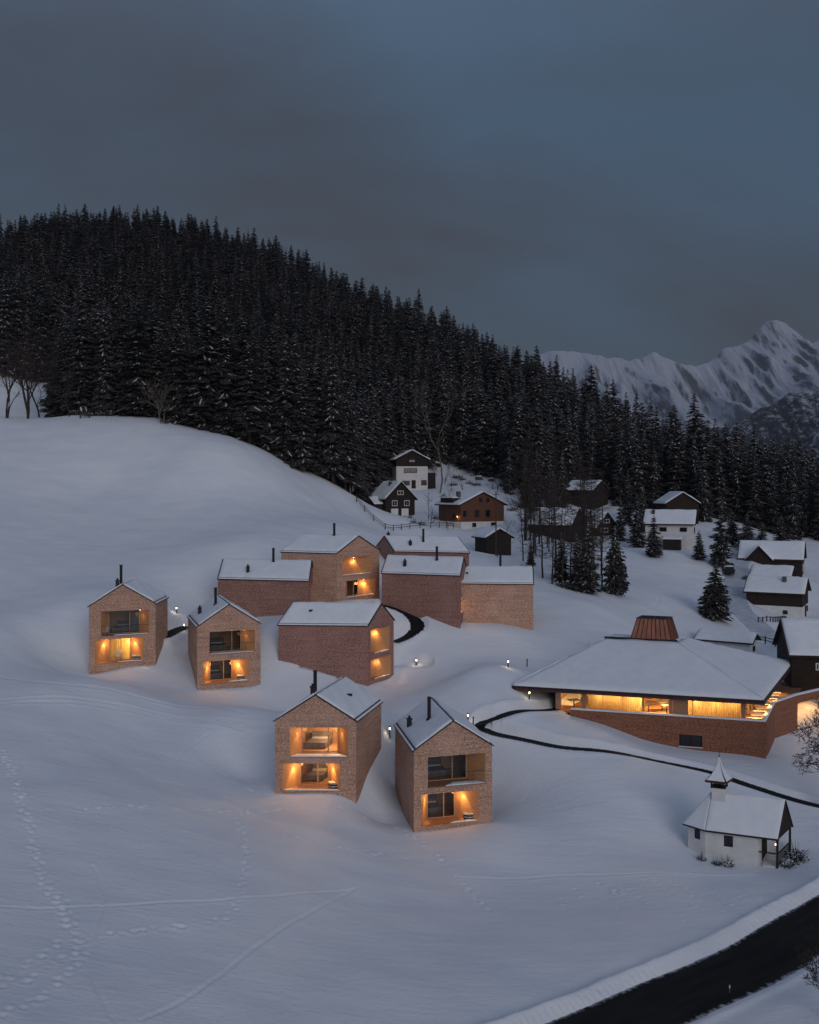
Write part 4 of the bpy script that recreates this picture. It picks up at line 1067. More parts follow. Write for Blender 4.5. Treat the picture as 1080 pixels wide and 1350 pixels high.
    m = MB(); m.box(P3(q((L_ + ns) / 2, W / 2), zE - 2.2 + .1), (L_ - ns, W * .9, .18), 0, math.atan2(ax[1], ax[0])); m.build('porch_floor', M['plaster'], t, off=org)
    m = MB(); m.hexa([P3(q(L_ - .2, .25), zE - 1.15), P3(q(L_ - .2, W - .25), zE - 1.15), P3(q(L_ - .14, W - .25), zE - 1.15), P3(q(L_ - .14, .25), zE - 1.15)], [P3(q(L_ - .2, .25), zE - 1.05), P3(q(L_ - .2, W - .25), zE - 1.05), P3(q(L_ - .14, W - .25), zE - 1.05), P3(q(L_ - .14, .25), zE - 1.05)])
    for v in np.linspace(.35, W - .35, 12): m.box(P3(q(L_ - .17, v), zE - 1.6), (.03, .05, .9), 0, 0)
    m.hexa([P3(q(ns + .1, .16), zE - 1.15), P3(q(L_ - .3, .16), zE - 1.15), P3(q(L_ - .3, .22), zE - 1.15), P3(q(ns + .1, .22), zE - 1.15)], [P3(q(ns + .1, .16), zE - 1.05), P3(q(L_ - .3, .16), zE - 1.05), P3(q(L_ - .3, .22), zE - 1.05), P3(q(ns + .1, .22), zE - 1.05)])
    m.build('porch_railing', M['oldtimber'], t, off=org)
    m = MB(); m.poly([P3(q(ns + .012, W * .32), zE - 2.1), P3(q(ns + .012, W * .68), zE - 2.1), P3(q(ns + .012, W * .68), zE - .2), P3(q(ns + .012, W * .32), zE - .2)]); m.build('door', M['oldtimber'], t, off=org)
    m = MB(); pc = P3(q(L_ - .55, W * .3), zE - .75); m.tube([pc, pc + np.array([0, 0, .12])], .05, 8); m.build('porch_lamp', M['lampsoft'], t, off=org)
    # bell turret
    c2 = q(.5, W / 2); rz = math.atan2(ax[1], ax[0]); h = .52; zb = zR - .55
    tu = MB(); tu.box((*c2, zb + .55), (1.0, 1.0, 1.1), 0, rz); to = tu.build('turret', M['plaster'], t, off=org)
    bp = MB()
    for i in (-1, 1):
        for j in (-1, 1): bp.box((*(c2 + ax * i * .42 + pu * j * .42), zb + 1.38), (.14, .14, .62), 0, rz)
    bp.box((*c2, zb + 1.14), (1.02, 1.02, .06), 0, rz); bp.build('belfry_post', M['oldtimber'], to, off=org)
    be = MB(); be.tube([(*c2, zb + 1.2), (*c2, zb + 1.3), (*c2, zb + 1.5)], [.24, .18, .10], 10); be.build('bell', M['metal'], to, off=org)
    sp = MB(); ss = MB(); z0 = zb + 1.68
    prof = [(.80, 0), (.52, .32), (.30, .72), (.12, 1.2), (.03, 1.65)]
    def ringp(rad, z): return [np.array([*(c2 + ax * i * rad + pu * j * rad), z0 + z]) for i, j in ((-1, -1), (1, -1), (1, 1), (-1, 1))]
    sp.hexa([p - np.array([0, 0, .14]) for p in ringp(.76, 0)], ringp(.82, 0))
    for (ra, za), (rb_, zb2) in zip(prof[:-1], prof[1:]):
        A, B = ringp(ra, za + .01), ringp(rb_, zb2 + .01)
        for i in range(4): sp.poly([A[i], A[(i + 1) % 4], B[(i + 1) % 4], B[i]])
        if zb2 < 1.9:
            A, B = ringp(ra * .97, za + .05), ringp(rb_ * .97, zb2 + .05)
            for i in range(4):
                j = (i + 1) % 4; e = .06
                ss.poly([A[i] * (1 - e) + A[j] * e, A[j] * (1 - e) + A[i] * e, B[j] * (1 - e) + B[i] * e, B[i] * (1 - e) + B[j] * e])
    so = sp.build('spire', M['fascia'], t, off=org); ss.build('spire_snow', M['snow'], so, off=org)
    fi = MB(); fi.tube([(*c2, z0 + 1.6), (*c2, z0 + 2.15)], .022, 6); fi.tube([(*c2, z0 + 1.72), (*c2, z0 + 1.78), (*c2, z0 + 1.84)], [.02, .07, .02], 8); fi.build('finial', M['metal'], so, off=org)
    return q, W, L_
CHq, CHW, CHL = chapel()

# ------------------------------------------------------------------ old houses of the hamlet
def old_house(name, label, px, py, d, yaw, w, l, eave, rise, cat='house', low='plaster', up='oldtimber', split=0.5, wins=(), side=(), corner='L', group=None, wing=None, chim=None, eo=.55, frames='white', extra=None, balcony=None):
    p = P(px, py, d); yaw = R(yaw)
    t = thing(name, label, cat, (p[0], p[1], p[2]), yaw, group)
    x0 = 0.0 if corner == 'L' else -w        # local: front gable along +x at y=0, house runs to +y
    b = -2.2; sp = eave * split
    m = MB()
    def ring(za, zb, mt, grow=0.0):
        g = grow; c = [(x0 - g, -g), (x0 + w + g, -g), (x0 + w + g, l + g), (x0 - g, l + g)]
        for i in range(4):
            a_, b_ = c[i], c[(i + 1) % 4]; m.poly([(*a_, za), (*b_, za), (*b_, zb), (*a_, zb)], mt)
    if split > 0:
        ring(b, sp, 0)
        ring(sp, eave, 1, .04); c = [(x0 - .04, -.04), (x0 + w + .04, -.04), (x0 + w + .04, l + .04), (x0 - .04, l + .04)]
        m.poly([(*q, sp) for q in c[::-1]], 1)
    else: ring(b, eave, 1, .04)
    for yy in (-.04, l + .04): m.poly([(x0 - .04, yy, eave), (x0 + w + .04, yy, eave), (x0 + w / 2, yy, eave + rise)], 1)
    m.build('wall', [M[low], M[up]], t)
    rf = MB(); sn = MB(); dz = rise / (w / 2) * eo; go = .5
    for s in (-1, 1):
        xe = x0 + w / 2 + s * (w / 2 + eo); xr = x0 + w / 2
        q = [np.array(v) for v in ((xe, -go, eave - dz + .2), (xe, l + go, eave - dz + .2), (xr, l + go, eave + rise + .2), (xr, -go, eave + rise + .2))]
        rf.slab(q, .18); qq = [bil(q, .01, .02), bil(q, .99, .02), bil(q, .99, 1.0), bil(q, .01, 1.0)]
        snow_sheet(sn, qq, .30, n=12, m=8, seed=int(px) % 97 + s, rough=.05, edge=.22)
    r = rf.build('roof', M['oldtimber'], t); sn.build('roof_snow', M['snow'], r, smooth=True)
    def window(c, tx, ny, ww, hh, fm):
        fmb = MB(); c = np.array(c, float); tx = np.array(tx, float); nn_ = np.array(ny, float)
        def bx(cx_, cz_, sw, sh, th=.07):
            cc = c + tx * cx_ + np.array([0, 0, cz_]); a_ = cc - tx * sw / 2 - np.array([0, 0, sh / 2])
            q = [a_, a_ + tx * sw, a_ + tx * sw + nn_ * th, a_ + nn_ * th]; fmb.hexa(q, [v + np.array([0, 0, sh]) for v in q])
        f = .10
        bx(0, hh / 2 - f / 2, ww, f); bx(0, -hh / 2 + f / 2, ww, f); bx(-ww / 2 + f / 2, 0, f, hh - 2 * f); bx(ww / 2 - f / 2, 0, f, hh - 2 * f); bx(0, 0, .06, hh - 2 * f)
        o = fmb.build('window', M[fm], t)
        pm = MB(); a_ = c - tx * (ww / 2 - f / 2) - np.array([0, 0, hh / 2 - f / 2]) + nn_ * .02
        pm.poly([a_, a_ + tx * (ww - f), a_ + tx * (ww - f) + np.array([0, 0, hh - f]), a_ + np.array([0, 0, hh - f])]); pm.build('pane', M['darkglass'], o)
    for (u, z, ww, hh) in wins: window((x0 + u * w, -.045, z), (1, 0, 0), (0, -1, 0), ww, hh, frames)
    for (u, z, ww, hh) in side: window((x0 - .045 if corner == 'L' else x0 + w + .045, u * l, z), (0, 1, 0), (-1 if corner == 'L' else 1, 0, 0), ww, hh, frames)
    if chim:
        cm = MB(); cx_, cy_ = x0 + chim[0] * w, chim[1] * l; zc = eave + rise * (1 - abs(chim[0] - .5) * 2); cm.box((cx_, cy_, zc + .45), (.6, .6, 1.5)); co = cm.build('chimney', M['rock'], r)
    if wing:
        (wx, wy, ww, wl, we, wr) = wing    # a cross gable on the left flank
        g = MB(); g.poly([(x0 - wl, wy, b), (x0 - wl, wy + ww, b), (x0 - wl, wy + ww, we), (x0 - wl, wy + ww / 2, we + wr), (x0 - wl, wy, we)])
        g.poly([(x0 - .05, wy, b), (x0 - wl, wy, b), (x0 - wl, wy, we), (x0 - .05, wy, we)]); g.poly([(x0 - wl, wy + ww, b), (x0 - .05, wy + ww, b), (x0 - .05, wy + ww, we), (x0 - wl, wy + ww, we)])
        go_ = g.build('wing', M[up], t); rr = MB(); s2 = MB()
        xin = x0 + w * .3
        for s in (0, 1):
            ye = wy - .4 if s == 0 else wy + ww + .4
            q = [np.array(v) for v in ((x0 - wl - .4, ye, we - .2), (xin, ye, we - .2), (xin, wy + ww / 2, we + wr + .15), (x0 - wl - .4, wy + ww / 2, we + wr + .15))]
            rr.slab(q, .15); snow_sheet(s2, [bil(q, .01, .02), bil(q, .99, .02), bil(q, .99, 1), bil(q, .01, 1)], .26, seed=s, rough=.04, edge=.2)
        ro = rr.build('wing_roof', M['oldtimber'], go_); s2.build('wing_snow', M['snow'], go_, smooth=True)
    if balcony:
        z, a_, b_ = balcony; bm = MB(); bm.box((x0 + (a_ + b_) / 2 * w, -.55, z), ((b_ - a_) * w, 1.0, .12)); bm.box((x0 + (a_ + b_) / 2 * w, -1.02, z + .5), ((b_ - a_) * w, .06, .9)); bm.build('balcony', M['oldtimber'], t)
    if extra: extra(t, x0, w, l)
    return t

def garage_doors(t, x0, w, l):
    for k in range(2):
        m = MB(); m.box((x0 + w * (.3 + .36 * k), -.05, .85), (1.7, .06, 1.6)); m.build('garage_door', M['plaster'], t)
def roof_annex(t, x0, w, l):
    m = MB(); m.box((x0 + .6, l * .55, 5.4), (2.2, 5.0, 1.5)); o = m.build('roof_annex', M['oldtimber'], t)
    s = MB(); snow_sheet(s, [(x0 - .5, l * .55 - 2.5, 6.16), (x0 + 1.7, l * .55 - 2.5, 6.16), (x0 + 1.7, l * .55 + 2.5, 6.16), (x0 - .5, l * .55 + 2.5, 6.16)], .25, edge=.2); s.build('annex_snow', M['snow'], o, smooth=True)
    m = MB(); m.box((x0 + 1.0, l * .3, 6.9), (.7, .7, 1.2)); m.build('chimney', M['rock'], t)
    q = (x0 - .35, .9, 2.3); m = MB(); m.tube([q, (q[0], q[1], q[2] + .2)], .09, 8); m.build('wall_lamp', M['lampsoft'], t)
    o2 = point_light('lamp_light', (0, 0, 0), 14); o2.parent = t; o2.location = (x0 - .45, .9, 2.2)
def side_garage(t, x0, w, l):
    m = MB(); m.box((x0 - 1.1, l * .42, .4), (2.2, 3.2, 3.0)); o = m.build('garage', M['oldtimber'], t)
    s = MB(); snow_sheet(s, [(x0 - 2.4, l * .42 - 1.8, 1.92), (x0 - .06, l * .42 - 1.8, 2.3), (x0 - .06, l * .42 + 1.8, 2.3), (x0 - 2.4, l * .42 + 1.8, 1.92)], .25, edge=.2); s.build('garage_snow', M['snow'], o, smooth=True)
def side_porch(t, x0, w, l):
    m = MB(); m.box((x0 + w + 1.0, 1.6, 1.9), (1.9, 3.0, 3.8)); m.build('porch', M['oldtimber'], t)
    m = MB(); m.box((x0 + w * .55, -.05, 1.0), (1.0, .06, 2.0)); m.build('door', M['oldtimber'], t)

old_house('alpine_house', 'tall white house with dark timber top storey, highest on the slope below the forest', 522.7, 644, 245, 9, 7.6, 8, 7.0, 2.0, split=.76, eo=.75,
          wins=((.45, 4.3, 3.2, 1.1), (.30, 1.3, 1.9, 1.1), (.88, 1.4, 1.3, 1.2), (.5, 6.6, 1.5, .7)), frames='oldtimber', chim=(.3, .5), extra=side_porch)
old_house('alpine_house', 'small dark gabled cottage with white framed windows beside the fence', 508.8, 681, 216, 30, 7.0, 7, 3.9, 3.3, split=0.0, wins=((.5, 5.0, 1.5, .9), (.3, 2.8, 1.3, 1.2), (.72, 2.8, 1.3, 1.2)), side=((.45, 2.7, 1.3, 1.2),), wing=(0, 1.5, 4.5, 1.8, 2.8, 1.2), extra=garage_doors, chim=(.35, .35))
old_house('alpine_house', 'brown timber house with low snowy roof and a small lamp on its wall', 608, 697, 206, 28, 10.2, 9, 4.9, 2.3, low='plaster', up='browntimber', split=.28, wins=((.08, 3.0, .8, 1.2), (.36, 3.0, 1.0, 1.4), (.62, 3.0, 1.0, 1.4), (.45, 5.7, .7, .8), (.62, 5.7, .7, .8), (.3, .7, .9, .8), (.75, .7, 1.1, .9)), frames='oldtimber', side=((.3, 2.4, 1.2, 1.1),), extra=roof_annex, eo=.8)
old_house('shed', 'little dark shed with a snowy roof below the brown timber house', 642, 731, 178, 20, 4.6, 5, 3.0, 1.3, cat='shed', split=0)
old_house('alpine_house', 'dark chalet half hidden by spruces at the forest edge, uppermost on the right', 781, 672, 226, 48, 6.5, 7, 4.4, 1.8, split=.0, wins=((.3, 1.9, 1.0, 1.2), (.65, 1.9, 1.0, 1.2)), frames='fencewood')
old_house('alpine_house', 'dark chalet with a white window band in its gable behind the bare larches', 786, 717, 202, 46, 7.0, 11, 3.3, 2.7, split=.45, wins=((.5, 4.4, 2.2, .8), (.4, 2.6, 2.6, .9), (.3, 1.0, 1.0, 1.0), (.7, 1.0, 1.0, 1.0)), frames='white')
old_house('alpine_house', 'dark gabled hut with broad snowy roof screened by bare trees', 752, 712, 197, 60, 7.5, 8.5, 3.0, 2.8, split=.0, wins=((.35, 2.0, 1.0, 1.0), (.65, 2.0, 1.0, 1.0)), frames='fencewood')
old_house('alpine_house', 'pale house with two arched upper windows and dark garage beside the spruces', 914, 724, 195, 70, 6.2, 9, 4.9, 2.2, split=1.0, side=((.20, 3.7, 1.3, .8), (.62, 3.7, 1.3, .8)), wins=((.4, 3.5, .9, 1.1),), frames='oldtimber', extra=side_garage, chim=(.3, .85), up='oldtimber')
old_house('alpine_house', 'dark timber gable rising behind the pale house', 879, 690, 214, 5, 6.8, 7, 4.2, 2.1, split=0.0)
old_house('barn', 'dark barn with cross gable and snowy roof beside the lane on the right', 1057, 762, 182, 66, 7.0, 10.5, 3.4, 2.6, cat='barn', split=0.0, wing=(0, 5.0, 4.2, 1.2, 3.2, 2.3), wins=((.5, 1.6, 1.6, 1.3),), frames='white')
old_house('alpine_house', 'dark timber house on a white ground floor at the right edge', 1058, 816, 160, 62, 6.8, 8.4, 4.0, 1.9, split=.46, chim=(.3, .35), wins=((.5, .9, 1.0, 1.7), (.8, 1.1, .9, .9), (.5, 3.0, 2.0, .9)), side=((.3, .9, .7, .6), (.75, 3.0, .7, .5)), frames='oldtimber')
old_house('shed', 'low hut with a rounded snowy roof between the dark barn and the timber house', 1040, 783, 172, 60, 5, 6, 2.8, 1.4, cat='shed', split=0.0)
old_house('garage', 'low white garage with snowy roof just behind the pavilion', 989, 866, 130, 58, 3.6, 6.6, 1.75, .75, cat='garage', split=1.0, wins=((.5, .8, .9, .7),), frames='oldtimber', eo=.45)
old_house('barn', 'dark barn with a small white framed window right of the pavilion', 1044, 897, 113, -99, 8, 14, 3.0, 3.0, cat='barn', split=0.0, corner='R', side=((.2, 1.6, .6, .8),), frames='white')

# ------------------------------------------------------------------ trees
def spruce_meshes(h, r, seed, snow=0.6, lowest=0.06, tiers=34, dens=1.0):
    g = np.random.default_rng(seed); mb = MB()
    zc = 1 - (1 - lowest) * (1 - np.linspace(0, .985, tiers)) ** 1.2
    for z in zc:
        z = z + g.normal(0, .006); rad = r * (1 - z) ** 0.62 * (1 if z > .15 else .8) * (1 + .12 * g.normal()) + .12
        n = max(5, int((6.5 + 6 * (1 - z)) * dens)); a0 = g.uniform(0, 6.28)
        for k in range(n):
            a = a0 + 6.283 * k / n + g.normal(0, .22); L = rad * g.uniform(.62, 1.16)
            if g.random() < .06: continue
            c, s = math.cos(a), math.sin(a); zz = min(z + g.normal(0, .014), .985) * h; dr = g.uniform(.30, .75) * (1.2 - z * .6)
            pts = []; 
            for q in (0.05, .35, .68, 1.0):
                dz = -dr * L * q + (.10 * L * (q - .55) if q > .5 else 0) * 1.2
                pts.append(np.array([c * L * q, s * L * q, zz + dz]))
            px_ = np.array([-s, c, 0.0]); wd = L * .27 + .08
            ws = [wd * .45, wd * g.uniform(.8, 1.05), wd * g.uniform(.6, .9), .02]
            dn = np.array([0, 0, -1.0])
            lf = [p + px_ * w + dn * w * g.uniform(.35, .75) for p, w in zip(pts, ws)]; rt = [p - px_ * w + dn * w * g.uniform(.35, .75) for p, w in zip(pts, ws)]
            for i in range(3):
                mb.poly([pts[i], pts[i + 1], lf[i + 1], lf[i]], 0); mb.poly([pts[i + 1], pts[i], rt[i], rt[i + 1]], 0)
            # twigs that break the outline
            for i in (1, 2):
                for sg in (1, -1):
                    b = pts[i] + px_ * sg * ws[i] * .6; tip = b + px_ * sg * wd * g.uniform(.5, 1.0) + np.array([c, s, 0]) * L * g.uniform(.1, .28) + dn * wd * g.uniform(.4, .9)
                    mb.poly([b, b + np.array([c, s, 0]) * L * .16, tip], 0)
            for _ in range(int(g.random() < snow) + int(g.random() < snow * .7) + int(g.random() < snow * .6)):
                q0 = g.uniform(.05, .45); q1 = min(1.0, q0 + g.uniform(.25, .6)); up_ = np.array([0, 0, .05 + .012 * h * .1])
                A = [np.array([np.interp(q, (0.05, .35, .68, 1.0), [p[i] for p in pts]) for i in range(3)]) + up_ for q in (q0, (q0 + q1) / 2, q1)]
                sw = min(wd * g.uniform(.22, .52), g.uniform(.10, .21)); oft = px_ * g.uniform(-.5, .5) * wd + dn * abs(0.3 * wd) * .5; W_ = [sw * .5, sw, sw * .35]
                for i in range(2):
                    A_ = [q + oft for q in A]; l0, l1 = A_[i] + px_ * W_[i] + dn * W_[i] * .35, A_[i + 1] + px_ * W_[i + 1] + dn * W_[i + 1] * .35
                    r0, r1 = A_[i] - px_ * W_[i] + dn * W_[i] * .35, A_[i + 1] - px_ * W_[i + 1] + dn * W_[i + 1] * .35
                    mb.poly([A_[i], A_[i + 1], l1, l0], 1); mb.poly([A_[i + 1], A_[i], r0, r1], 1)
    # leader
    mb.tube([(0, 0, h * .95), (0, 0, h * 1.0)], [.06, .01], 5, 0)
    return mb
def trunk_mesh(h, r0):
    mb = MB(); mb.tube([(0, 0, -1.0), (0, 0, h * .4), (0, 0, h * .95)], [r0, r0 * .62, .03], 7); return mb

def proto(h, r, seed, **kw):
    c = spruce_meshes(h, r, seed, **kw).build('crown', [M['needle'], M['treesnow']]); tm = trunk_mesh(h, h * .014 + .05).build('trunk', M['bark'])
    cm, tmm = c.data, tm.data
    bpy.data.objects.remove(c); bpy.data.objects.remove(tm)
    return cm, tmm, h, r
SPR = [proto(25, 4.2, 101, snow=.75), proto(24, 3.8, 102, snow=.62, lowest=.1), proto(26, 4.9, 103, snow=.85, tiers=36), proto(23, 3.6, 104, snow=.55, lowest=.15), proto(25, 4.1, 105, snow=.8, lowest=.08), proto(27, 4.5, 106, snow=.65, tiers=37), proto(12, 3.6, 107, snow=.5, tiers=24, lowest=.13, dens=1.35)]

def spruce(x, y, h, k, label, group, name='spruce_tree', rz=None, wide=1.0, sink=.2, cat='tree', lean=0.0):
    cm, tm, ph, pr_ = SPR[k]
    t = thing(name, label, cat, (x, y, gz(x, y) - sink), rng.uniform(0, 6.28) if rz is None else rz, group)
    s = h / ph; t.scale = (s * wide, s * wide, s); t.rotation_euler = (lean, rng.normal(0, .012), t.rotation_euler[2])
    for nm, me in (('crown', cm), ('trunk', tm)):
        o = bpy.data.objects.new(nm, me); link(o, t)
    return t

# forest: natural spacing by dart throwing inside the wood's outline
wood_front = [(-140, 238), (-97, 248), (-83, 248), (-74, 216), (-65, 202), (-50, 196), (-37, 193), (-29, 190), (-20, 192), (-11.5, 198), (-10, 228), (-4.5, 247), (-1, 259), (10, 266), (20, 256), (26, 240), (31, 232), (34, 237), (46, 236), (48, 226), (50, 223), (60, 223), (62, 215), (68, 222), (74, 218), (80, 210), (87, 206), (95, 202), (110, 196), (140, 186)]
no_trees = [(1, 249, 8), (-5, 221, 7.5), (13, 211, 10), (41, 231, 5.5), (38, 207, 9), (28, 199, 8), (52, 200, 9), (55, 219, 6.5), (75, 188, 10)]
wfx, wfy = zip(*wood_front)
def wood_back(x): return np.interp(x, (-200, -60, 0, 40, 70, 100, 140), (440, 440, 415, 365, 325, 300, 295))
cand = []
cell = {}
gr = np.random.default_rng(42)
for _ in range(80000):
    x = gr.uniform(-150, 135); y = gr.uniform(186, 440)
    yf = np.interp(x, wfx, wfy)
    if y < yf or y > wood_back(x): continue
    if abs(x) > .44 * y + 8: continue
    if any((x - a) ** 2 + (y - b) ** 2 < r * r for a, b, r in no_trees): continue
    if gr.random() < .25 * (math.sin(x * .13 + 2) * math.sin(y * .11) > .55): continue
    md = 3.3 if y < yf + 25 else 3.0
    cx_, cy_ = int(x // 5), int(y // 5); ok = True
    for i in (-1, 0, 1):
        for j in (-1, 0, 1):
            for (a, b) in cell.get((cx_ + i, cy_ + j), ()):
                if (a - x) ** 2 + (b - y) ** 2 < md * md: ok = False
    if ok: cell.setdefault((cx_, cy_), []).append((x, y)); cand.append((x, y))
cand = np.array(cand); cz_ = ground(cand[:, 0], cand[:, 1])
edge_d = cand[:, 1] - np.interp(cand[:, 0], wfx, wfy); ch = (gr.normal(13.2, 2.6, len(cand)) + 6.5 * np.exp(-edge_d / 35)).clip(7, 26)
ch = np.where((cand[:, 0] < -8) & (edge_d < 20), ch + 3.5, ch); ch = np.where((cand[:, 0] > 26) & (edge_d < 8), ch * .85, ch); cw = gr.uniform(.85, 1.4, len(cand))
ck = gr.integers(0, 6, len(cand))
# how much of each tree the wood leaves in sight: coarse front-to-back fill
W_, H_ = 360, 450; fill = np.zeros((H_, W_), bool); vis = np.zeros(len(cand))
for i in np.argsort(cand[:, 1]):
    x, y = cand[i]; s = F / y / 3.0; cxp = CX / 3 + x * s; yb = YH / 3 - (cz_[i] - CZ) * s; yt = yb - ch[i] * s; rw = 3.2 * s
    for yy in range(max(0, int(yt)), min(H_, int(yb) + 1)):
        hw = rw * max(0.0, (yy - yt) / (yb - yt + .01)) ** .8 + .4; a, b = int(cxp - hw), int(cxp + hw) + 1
        a, b = max(a, 0), min(b, W_)
        if a < b:
            vis[i] += (~fill[yy, a:b]).sum(); fill[yy, a:b] = True
order = np.argsort(-vis); near = set(order[:292].tolist())
def wood_label(x, y, e, top):
    if x > 62: return 'dark spruce in the wood behind the barn and pale house on the right', 'spruces of the wood on the right'
    if e < 14 and x < -5: return 'tall snow laden spruce in the front row of the forest above the open meadow', 'spruces along the meadow edge'
    if x > -5 and e < 14: return 'snow dusted spruce at the foot of the forest behind the old houses', 'spruces behind the old houses'
    return 'dark snow dusted spruce within the forest on the hillside', 'spruces on the forested hill'
for i in sorted(near):
    x, y = cand[i]; lb, gp_ = wood_label(x, y, edge_d[i], 0)
    spruce(x, y, ch[i], int(ck[i]), lb, gp_, sink=.3, wide=float(cw[i]), lean=float(gr.normal(0, .02)))
rest = [i for i in range(len(cand)) if i not in near and vis[i] > 0]
print('forest', len(cand), 'near', len(near), 'rest', len(rest))
def forest_mass(idx):
    me = bpy.data.meshes.new('forest_mass')
    me.from_pydata([(cand[i][0], cand[i][1], cz_[i] - .3) for i in idx], [], [])
    a = me.attributes.new('size', 'FLOAT', 'POINT'); a.data.foreach_set('value', [ch[i] / SPR[ck[i]][2] for i in idx])
    a = me.attributes.new('wide', 'FLOAT', 'POINT'); a.data.foreach_set('value', [float(cw[i] * ch[i] / SPR[ck[i]][2]) for i in idx])
    a = me.attributes.new('turn', 'FLOAT', 'POINT'); a.data.foreach_set('value', [float(v) for v in gr.uniform(0, 6.28, len(idx))])
    a = me.attributes.new('pick', 'INT', 'POINT'); a.data.foreach_set('value', [int(ck[i]) for i in idx])
    o = bpy.data.objects.new('forest', me); link(o); tag(o, 'dense dark spruce forest covering the hill behind its front trees', 'forest', kind='stuff')
    ng = bpy.data.node_groups.new('forest_nodes', 'GeometryNodeTree')
    ng.interface.new_socket('Geometry', in_out='INPUT', socket_type='NodeSocketGeometry'); ng.interface.new_socket('Geometry', in_out='OUTPUT', socket_type='NodeSocketGeometry')
    gi = ng.nodes.new('NodeGroupInput'); go = ng.nodes.new('NodeGroupOutput'); ip = ng.nodes.new('GeometryNodeInstanceOnPoints'); gj = ng.nodes.new('GeometryNodeJoinGeometry')
    def attr(n, ty):
        q = ng.nodes.new('GeometryNodeInputNamedAttribute'); q.data_type = ty; q.inputs['Name'].default_value = n; return q.outputs['Attribute']
    joins = []
    for k in range(6):
        src = next(c for c in bpy.data.objects if c.data is SPR[k][0])
        oi = ng.nodes.new('GeometryNodeObjectInfo'); oi.transform_space = 'ORIGINAL'; oi.inputs['As Instance'].default_value = True; oi.inputs['Object'].default_value = src
        joins.append(oi.outputs['Geometry'])
    for sck in reversed(joins): ng.links.new(sck, gj.inputs[0])
    ng.links.new(gi.outputs[0], ip.inputs['Points']); ng.links.new(gj.outputs[0], ip.inputs['Instance']); ip.inputs['Pick Instance'].default_value = True
    ng.links.new(attr('pick', 'INT'), ip.inputs['Instance Index'])
    cb = ng.nodes.new('ShaderNodeCombineXYZ'); ng.links.new(attr('turn', 'FLOAT'), cb.inputs[2])
    e2 = ng.nodes.new('FunctionNodeEulerToRotation'); ng.links.new(cb.outputs[0], e2.inputs[0]); ng.links.new(e2.outputs[0], ip.inputs['Rotation'])
    sc3 = ng.nodes.new('ShaderNodeCombineXYZ'); wa = attr('wide', 'FLOAT'); ng.links.new(wa, sc3.inputs[0]); ng.links.new(wa, sc3.inputs[1]); ng.links.new(attr('size', 'FLOAT'), sc3.inputs[2]); ng.links.new(sc3.outputs[0], ip.inputs['Scale']); ng.links.new(ip.outputs[0], go.inputs[0])
    md = o.modifiers.new('trees', 'NODES'); md.node_group = ng
forest_mass(rest)

# freestanding conifers among the houses (photo foot point, distance found on the ground)
def conifer_at(px, py, hpx, k, label, group=None, wide=1.0, d=None, lean=0.0):
    p = on_ground(px, py); h = hpx / F * p[1]
    return spruce(p[0], p[1], h, k, label, group, wide=wide, lean=lean, sink=.05)
conifer_at(942, 815, 72, 6, 'lone bushy conifer on the snow above the pavilion roof', wide=1.25, lean=.04)
conifer_at(812, 784, 92, 6, 'broad dark conifer at the right end of the tree row below the hut', wide=.78)
conifer_at(776, 782, 92, 4, 'snow flecked conifer second from the right in the row below the hut', wide=1.3)
conifer_at(740, 768, 66, 0, 'shorter conifer at the left end of the row below the hut', wide=1.3)
conifer_at(760, 778, 76, 1, 'slim conifer in the middle of the row below the hut', wide=1.4)
conifer_at(862, 734, 56, 2, 'young spruce at the left corner of the pale house', wide=1.4)
conifer_at(951, 746, 92, 4, 'tall spruce on the lane side of the pale house', wide=1.25)
conifer_at(840, 722, 70, 0, 'dark spruce between the banded chalet and the pale house', wide=1.25)
conifer_at(922, 738, 40, 0, 'small round conifer at the right corner of the pale house', wide=1.6)
conifer_at(700, 745, 34, 1, 'small spruce left of the bare larches', wide=1.4)
for px, py, hp in ((985, 724, 50), (1005, 728, 40), (965, 716, 46), (1030, 722, 44)): conifer_at(px, py, hp, 2, 'low snow covered spruce beside the dark barn', 'young spruces beside the barn', wide=1.7)

# leafless trees
def bare_mesh(h, seed, levels=5, spread=.5, r0=.16, fork=.22, up=.25, trunks=1, sag=0.0, fine=.012):
    g = np.random.default_rng(seed); tr = MB(); cr = MB()
    def grow(p, d, L, r, lv):
        n = 4; pts = [p]; q = p.copy(); dd = d.copy(); rr = [r]
        for i in range(n):
            dd = unit(dd + g.normal(0, .12, 3) + np.array([0, 0, up * .12 - sag * (levels - lv) * .05])); q = q + dd * L / n; pts.append(q); rr.append(r * (1 - .38 * (i + 1) / n))
        (tr if lv == levels else cr).tube(pts, rr, 6 if lv >= levels - 1 else (4 if lv > 1 else 3), 0, cap=False)
        if lv == 0: return
        k = 3 if lv > 1 else 4
        for j in range(k + (2 if lv == levels else 0)):
            f = g.uniform(.35 if lv < levels else fork, 1.0); idx = min(n, int(f * n) + 1); b = pts[idx]
            ax_ = unit(np.cross(dd, g.normal(0, 1, 3))); an = g.uniform(.35, .95) * spread * 1.4
            nd_ = unit(dd * math.cos(an) + ax_ * math.sin(an) + np.array([0, 0, up * .35]))
            grow(b, nd_, L * g.uniform(.5, .78), max(rr[idx] * g.uniform(.5, .7), fine), lv - 1)
    for k in range(trunks):
        a = g.uniform(0, 6.28); grow(np.array([math.cos(a) * .25 * (trunks > 1), math.sin(a) * .25 * (trunks > 1), -.4]), unit(np.array([math.cos(a) * .18, math.sin(a) * .18, 1.0])), h * .46, r0, levels)
    return tr, cr
